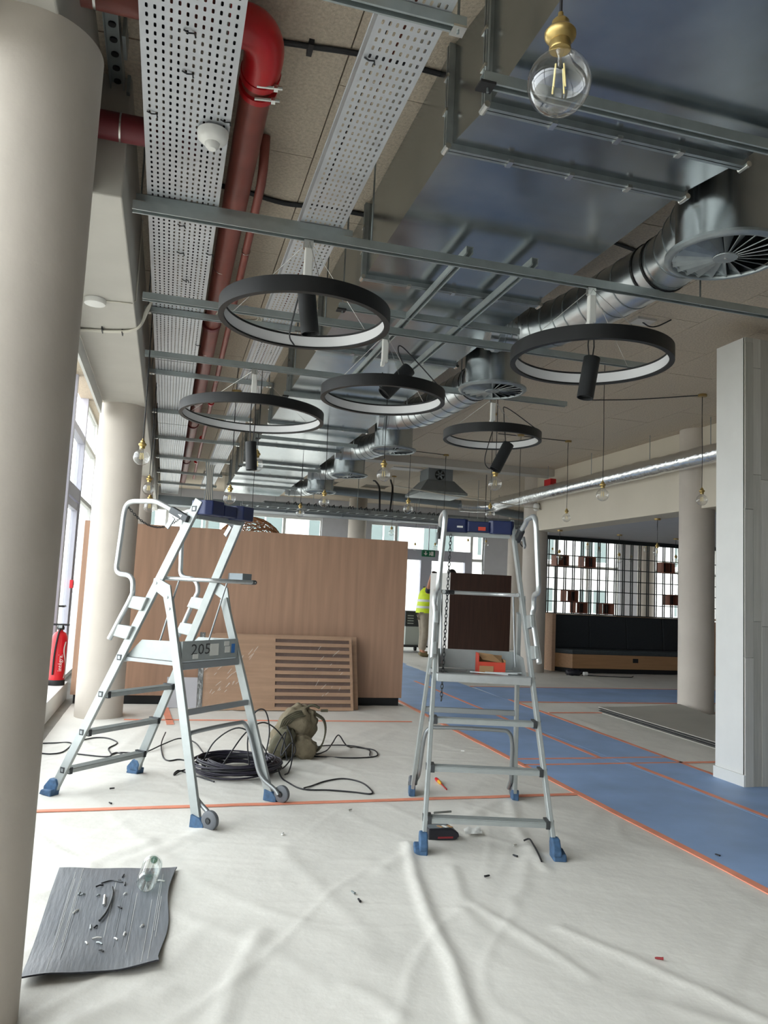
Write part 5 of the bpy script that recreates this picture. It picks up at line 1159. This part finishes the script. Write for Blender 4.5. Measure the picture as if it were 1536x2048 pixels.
def wrap(off):
    def f(p):
        a = off-p.y/r; return Vector(((r+.0012)*math.cos(a), (r+.0012)*math.sin(a), p.x))
    return f
Me = Matrix.Translation((ex, ey, z0+.25)); a0 = math.atan2(-ey, -ex)+.30
text_mesh('intégral', .062, Me, wrap(a0)).build('lettering', 'white_plastic', t)
wv = MB()
for i in range(24):
    p_ = i/23; zc_ = .02+.40*p_; aa = a0+.55+.28*math.sin(p_*6.0)
    for k in range(1):
        P0 = Vector((ex+(r+.0015)*math.cos(aa), ey+(r+.0015)*math.sin(aa), z0+.06+zc_)); P1 = Vector((ex+(r+.0015)*math.cos(aa+.20), ey+(r+.0015)*math.sin(aa+.20), z0+.06+zc_))
        if i: wv.add([L0, L1, P1, P0], [(0, 1, 2, 3)])
        L0, L1 = P0, P1
wv.build('white_wave_print', 'white_plastic', t)
p = at(143, 1168, X=-1.19); t = thing('alarm_box', 'small red alarm call point on the left window post', 'alarm box', (p.x, p.y, p.z-.05)); MB().bb((-1.21, p.y-.045, p.z-.055), (-1.165, p.y+.045, p.z+.055)).build('housing', 'ext_red', t, bevel=.006); MB().bb((-1.166, p.y-.025, p.z-.02), (-1.160, p.y+.025, p.z+.03)).build('window', 'white_plastic', t)

# ================================================================== BACKGROUND THINGS
t = thing('wardrobe', 'large dark walnut cabinet with white side being moved behind the right ladder', 'cabinet', (6.3, 15.6, .09))
MB().bb((5.62, 15.02, .10), (6.98, 16.25, 1.86)).build('carcass', 'white_panel', t); MB().bb((5.62, 15.0, .10), (6.98, 15.02, 1.865)).build('front_panel', 'walnut', t)
for x in (5.75, 6.85):
    for y in (15.15, 16.1): MB().cyl((x-.02, y, .06), (x+.02, y, .06), .05, 14).build('castor', 'black_rubber', t, smooth=40)
# machine on a dolly
t = thing('dolly', 'black wheeled dolly behind the worker', 'dolly', (5.6, 18.0, .01)); MB().bb((5.25, 17.6, .14), (6.1, 18.4, .18)).build('deck', 'black_plinth', t)
for x in (5.35, 6.0):
    for y in (17.7, 18.3): MB().cyl((x-.025, y, .07), (x+.025, y, .07), .06, 14).build('castor', 'black_rubber', t, smooth=40)
t = thing('machine', 'grey equipment box with dark vented top on the dolly', 'machine', (5.75, 18.0, .18)); MB().bb((5.56, 17.75, .182), (6.05, 18.3, .62)).build('body', 'machine_grey', t, bevel=.01); MB().bb((5.55, 17.74, .62), (6.06, 18.31, .98)).build('vented_top', 'dark_steel', t)
for k in range(4): MB().bb((5.6, 17.732, .68+.06*k), (5.75, 17.742, .70+.06*k)).build('vent_slot', 'machine_grey', t)
# people
def skinned(name, nodes, edges, m, parent, sub=2):
    me = bpy.data.meshes.new(name); inv = parent.matrix_basis.inverted()
    me.from_pydata([tuple(inv @ Vector(n_[0])) for n_ in nodes], edges, []); o = bpy.data.objects.new(name, me); COL.objects.link(o); o.parent = parent
    sk = o.modifiers.new('skin', 'SKIN'); sk.use_smooth_shade = True
    for i, n_ in enumerate(nodes): r_ = n_[1]; me.skin_vertices[0].data[i].radius = (r_, n_[2] if len(n_) > 2 else r_)
    me.skin_vertices[0].data[0].use_root = True
    ss = o.modifiers.new('sub', 'SUBSURF'); ss.levels = sub; ss.render_levels = sub
    me.materials.append(MATS[m]); return o
def person(x, y, lab, hand, vest=True, crouch=0):
    t = thing('person', lab, 'person', (x, y, .008)); h = 1-crouch
    P = lambda a, b, c: Vector((x+a, y+b, .008+c*1.04*h))
    H = Vector(hand); sh = P(.02, -.19, 1.40); shl = P(.10, .19, 1.42)
    el = sh.lerp(H, .48)+Vector((-.03, -.02, -.06))
    body = [(P(0, 0, .95), .15, .12), (P(.02, 0, 1.10), .145, .115), (P(.05, 0, 1.28), .165, .12), (P(.07, 0, 1.42), .12, .09), (P(.17, 0, 1.50), .055), (P(.27, 0, 1.58), .085, .10), (P(.29, 0, 1.67), .085, .10), (P(.30, 0, 1.74), .05),
            (sh, .062), (el, .046), (H+Vector((-.01, 0, -.05)), .030), (H+Vector((.05, .0, .015)), .034, .022),
            (shl, .062), (shl+Vector((.22, .0, .12)), .046), (Vector((H.x+.25, H.y+.35, H.z-.03)), .032),
            (P(0, -.10, .86), .095), (P(.01, -.11, .48), .065), (P(-.04, -.11, .10), .045), (P(.10, -.11, .04), .04, .05),
            (P(0, .10, .86), .095), (P(.03, .11, .48), .065), (P(0, .11, .10), .045), (P(.14, .11, .04), .04, .05)]
    ed = [(0, 1), (1, 2), (2, 3), (3, 4), (4, 5), (5, 6), (6, 7), (3, 8), (8, 9), (9, 10), (10, 11), (3, 12), (12, 13), (13, 14), (0, 15), (15, 16), (16, 17), (17, 18), (0, 19), (19, 20), (20, 21), (21, 22)]
    skinned('body', body, ed, 'skin', t)
    # fingers over the edge
    for k in range(4):
        a = H+Vector((.06, -.03+.02*k, .02)); MB().tube([a, a+Vector((.035, 0, .004)), a+Vector((.055, 0, -.012))], [.009, .009, .007], 7).build('finger', 'glove', t, smooth=60)
    a = H+Vector((.03, -.045, .0)); MB().tube([a, a+Vector((.03, -.02, .0)), a+Vector((.05, -.02, -.01))], [.010, .010, .008], 7).build('thumb', 'glove', t, smooth=60)
    blob(MB(), H+Vector((.04, 0, .018)), .05, .045, .024, Matrix.Identity(3), .9, 16, 10, .003, 2).build('glove', 'glove', t, smooth=70)
    skinned('trousers', [(P(0, 0, .97), .165, .135), (P(0, -.10, .86), .118), (P(.01, -.11, .48), .085), (P(-.04, -.11, .12), .075), (P(0, .10, .86), .118), (P(.03, .11, .48), .085), (P(0, .11, .12), .075)], [(0, 1), (1, 2), (2, 3), (0, 4), (4, 5), (5, 6)], 'trousers', t)
    skinned('tshirt', [(P(.01, 0, 1.0), .155, .125), (P(.03, 0, 1.15), .155, .122), (P(.05, 0, 1.30), .175, .128), (P(.07, 0, 1.42), .125, .095), (sh, .075), (sh.lerp(el, .7), .062), (shl, .075), (shl+Vector((.15, 0, .08)), .06)], [(0, 1), (1, 2), (2, 3), (3, 4), (4, 5), (3, 6), (6, 7)], 'tshirt', t)
    for b in (-.11, .11): blob(MB(), P(.05+(.03 if b > 0 else -.02), b, .05), .14, .052, .055, Matrix.Identity(3), .8, 18, 10, .003, 4).build('boot', 'boots', t, smooth=70)
    if vest:
        def vr(zr, gx, gy, cx_): return [(P(cx_, 0, zr)+Vector((gx*math.cos(a), gy*math.sin(a), 0))) for a in [2*PI*i/28 for i in range(28)]]
        lev = [(.93, .19, .215, 0), (1.05, .185, .21, .01), (1.18, .185, .215, .03), (1.30, .185, .225, .05), (1.40, .16, .20, .065), (1.475, .10, .12, .08)]
        rg = [vr(*l) for l in lev]; vs = [p_ for r_ in rg for p_ in r_]; n_ = 28
        MB().add(vs, [(j*n_+i, j*n_+(i+1) % n_, (j+1)*n_+(i+1) % n_, (j+1)*n_+i) for j in range(5) for i in range(n_)]).build('vest', 'vest', t, smooth=70)
        for za, cx_ in ((1.03, .008), (1.17, .028)):
            A = vr(za, .191, .221, cx_); B_ = vr(za+.05, .191, .223, cx_+.004); MB().add(A+B_, [(i, (i+1) % n_, n_+(i+1) % n_, n_+i) for i in range(n_)]).build('reflective_band', 'vest_band', t, smooth=70)
    blob(MB(), P(.275, 0, 1.665), .105, .085, .10, Matrix.Identity(3), .95, 20, 12, .002, 6).build('hair', 'hair', t, smooth=70)
    hd = P(.365, 0, 1.57)
    for b in (-.035, .035): MB().lathe([(0, -.012), (.010, -.006), (.012, 0), (.010, .006), (0, .012)], hd+Vector((.005, b, .03)), 10).build('eye', 'white_plastic', t, smooth=60)
    MB().tube([hd+Vector((.0, 0, .03)), hd+Vector((.03, 0, -.01)), hd+Vector((.012, 0, -.022))], [.010, .016, .010], 8).build('nose', 'skin', t, smooth=60)
    MB().tube([hd+Vector((.008, -.028, -.055)), hd+Vector((.014, 0, -.058)), hd+Vector((.008, .028, -.055))], .006, 6).build('mouth', 'bag_print', t, smooth=60)
    for b in (-.095, .095): MB().tube([P(.26, b, 1.61), P(.255, b*1.08, 1.58), P(.27, b, 1.545)], [.014, .018, .010], 8).build('ear', 'skin', t, smooth=60)
    return t
person(5.66, 16.72, 'worker in yellow vest and grey trousers gripping the top of the dark cabinet', (5.66, 16.28, 1.87))
person(6.22, 17.25, 'second worker almost hidden behind the dark cabinet, only dark hair showing', (6.45, 16.45, 1.75), vest=True, crouch=-.10)
# exit sign
p = at(857, 1107, Y=20.62); t = thing('exit_sign', 'small green escape sign with arrow above the far door', 'sign', (p.x, 20.62, p.z-.12))
MB().bb((p.x-.19, 20.60, p.z-.09), (p.x+.19, 20.66, p.z+.09)).build('panel', 'exit_green', t)
MB().add([(p.x-.15, 20.597, p.z+.0), (p.x-.09, 20.597, p.z-.06), (p.x-.03, 20.597, p.z)], [(0, 1, 2)]).bb((p.x-.105, 20.596, p.z), (p.x-.075, 20.5985, p.z+.06)).build('arrow', 'white_plastic', t)
MB().bb((p.x+.07, 20.596, p.z-.06), (p.x+.14, 20.5985, p.z+.06)).build('door_symbol', 'white_plastic', t)
MB().tube([(p.x+.03, 20.596, p.z+.05), (p.x+.04, 20.596, p.z+.01), (p.x+.02, 20.596, p.z-.055)], .012, 6).tube([(p.x+.04, 20.596, p.z+.01), (p.x+.07, 20.596, p.z-.05)], .010, 6).build('runner_symbol', 'white_plastic', t)
MB().bb((p.x-.01, 20.62, p.z+.09), (p.x+.01, 20.64, HF+.05)).build('hanger', 'frame_grey', t)
# wicker globe lamp behind the partition
random.seed(19); wc = Vector((at(503, 1035, Y=13).x, 13, at(503, 1035, Y=13).z-.58)); t = thing('wicker_lamp', 'large globe lamp of woven brown willow behind the oak partition', 'lamp', wc)
wm = MB()
for k in range(60):
    ax = Vector((random.gauss(0, 1), random.gauss(0, 1), random.gauss(0, 1))).normalized(); u = ax.orthogonal().normalized(); v = ax.cross(u); o_ = ax*random.uniform(-.25, .25); rr = math.sqrt(max(.05, .58**2-o_.length_squared)); ph = random.uniform(0, 6)
    wm.tube([wc+o_+(u*math.cos(a)+v*math.sin(a))*(rr*(1+.02*math.sin(3*a+ph))) for a in [2*PI*i/26 for i in range(26)]], .0065, 5, closed=True)
wm.build('woven_shell', 'wicker', t); MB().tube([wc+Vector((0, 0, .58)), Vector((wc.x, 13, DZ))], .005, 6).build('cord', 'black_cable', t)
# detector on the far beam
p = at(1073, 1014, X=6.8); t = thing('motion_sensor', 'small white sensor on the cream beam above the ladder', 'sensor', (6.8, p.y, p.z)); blob(MB(), (6.8, p.y, p.z), .06, .07, .08, Matrix.Identity(3), .8, 16, 10, .0, 1).build('housing', 'white_plastic', t, smooth=70)
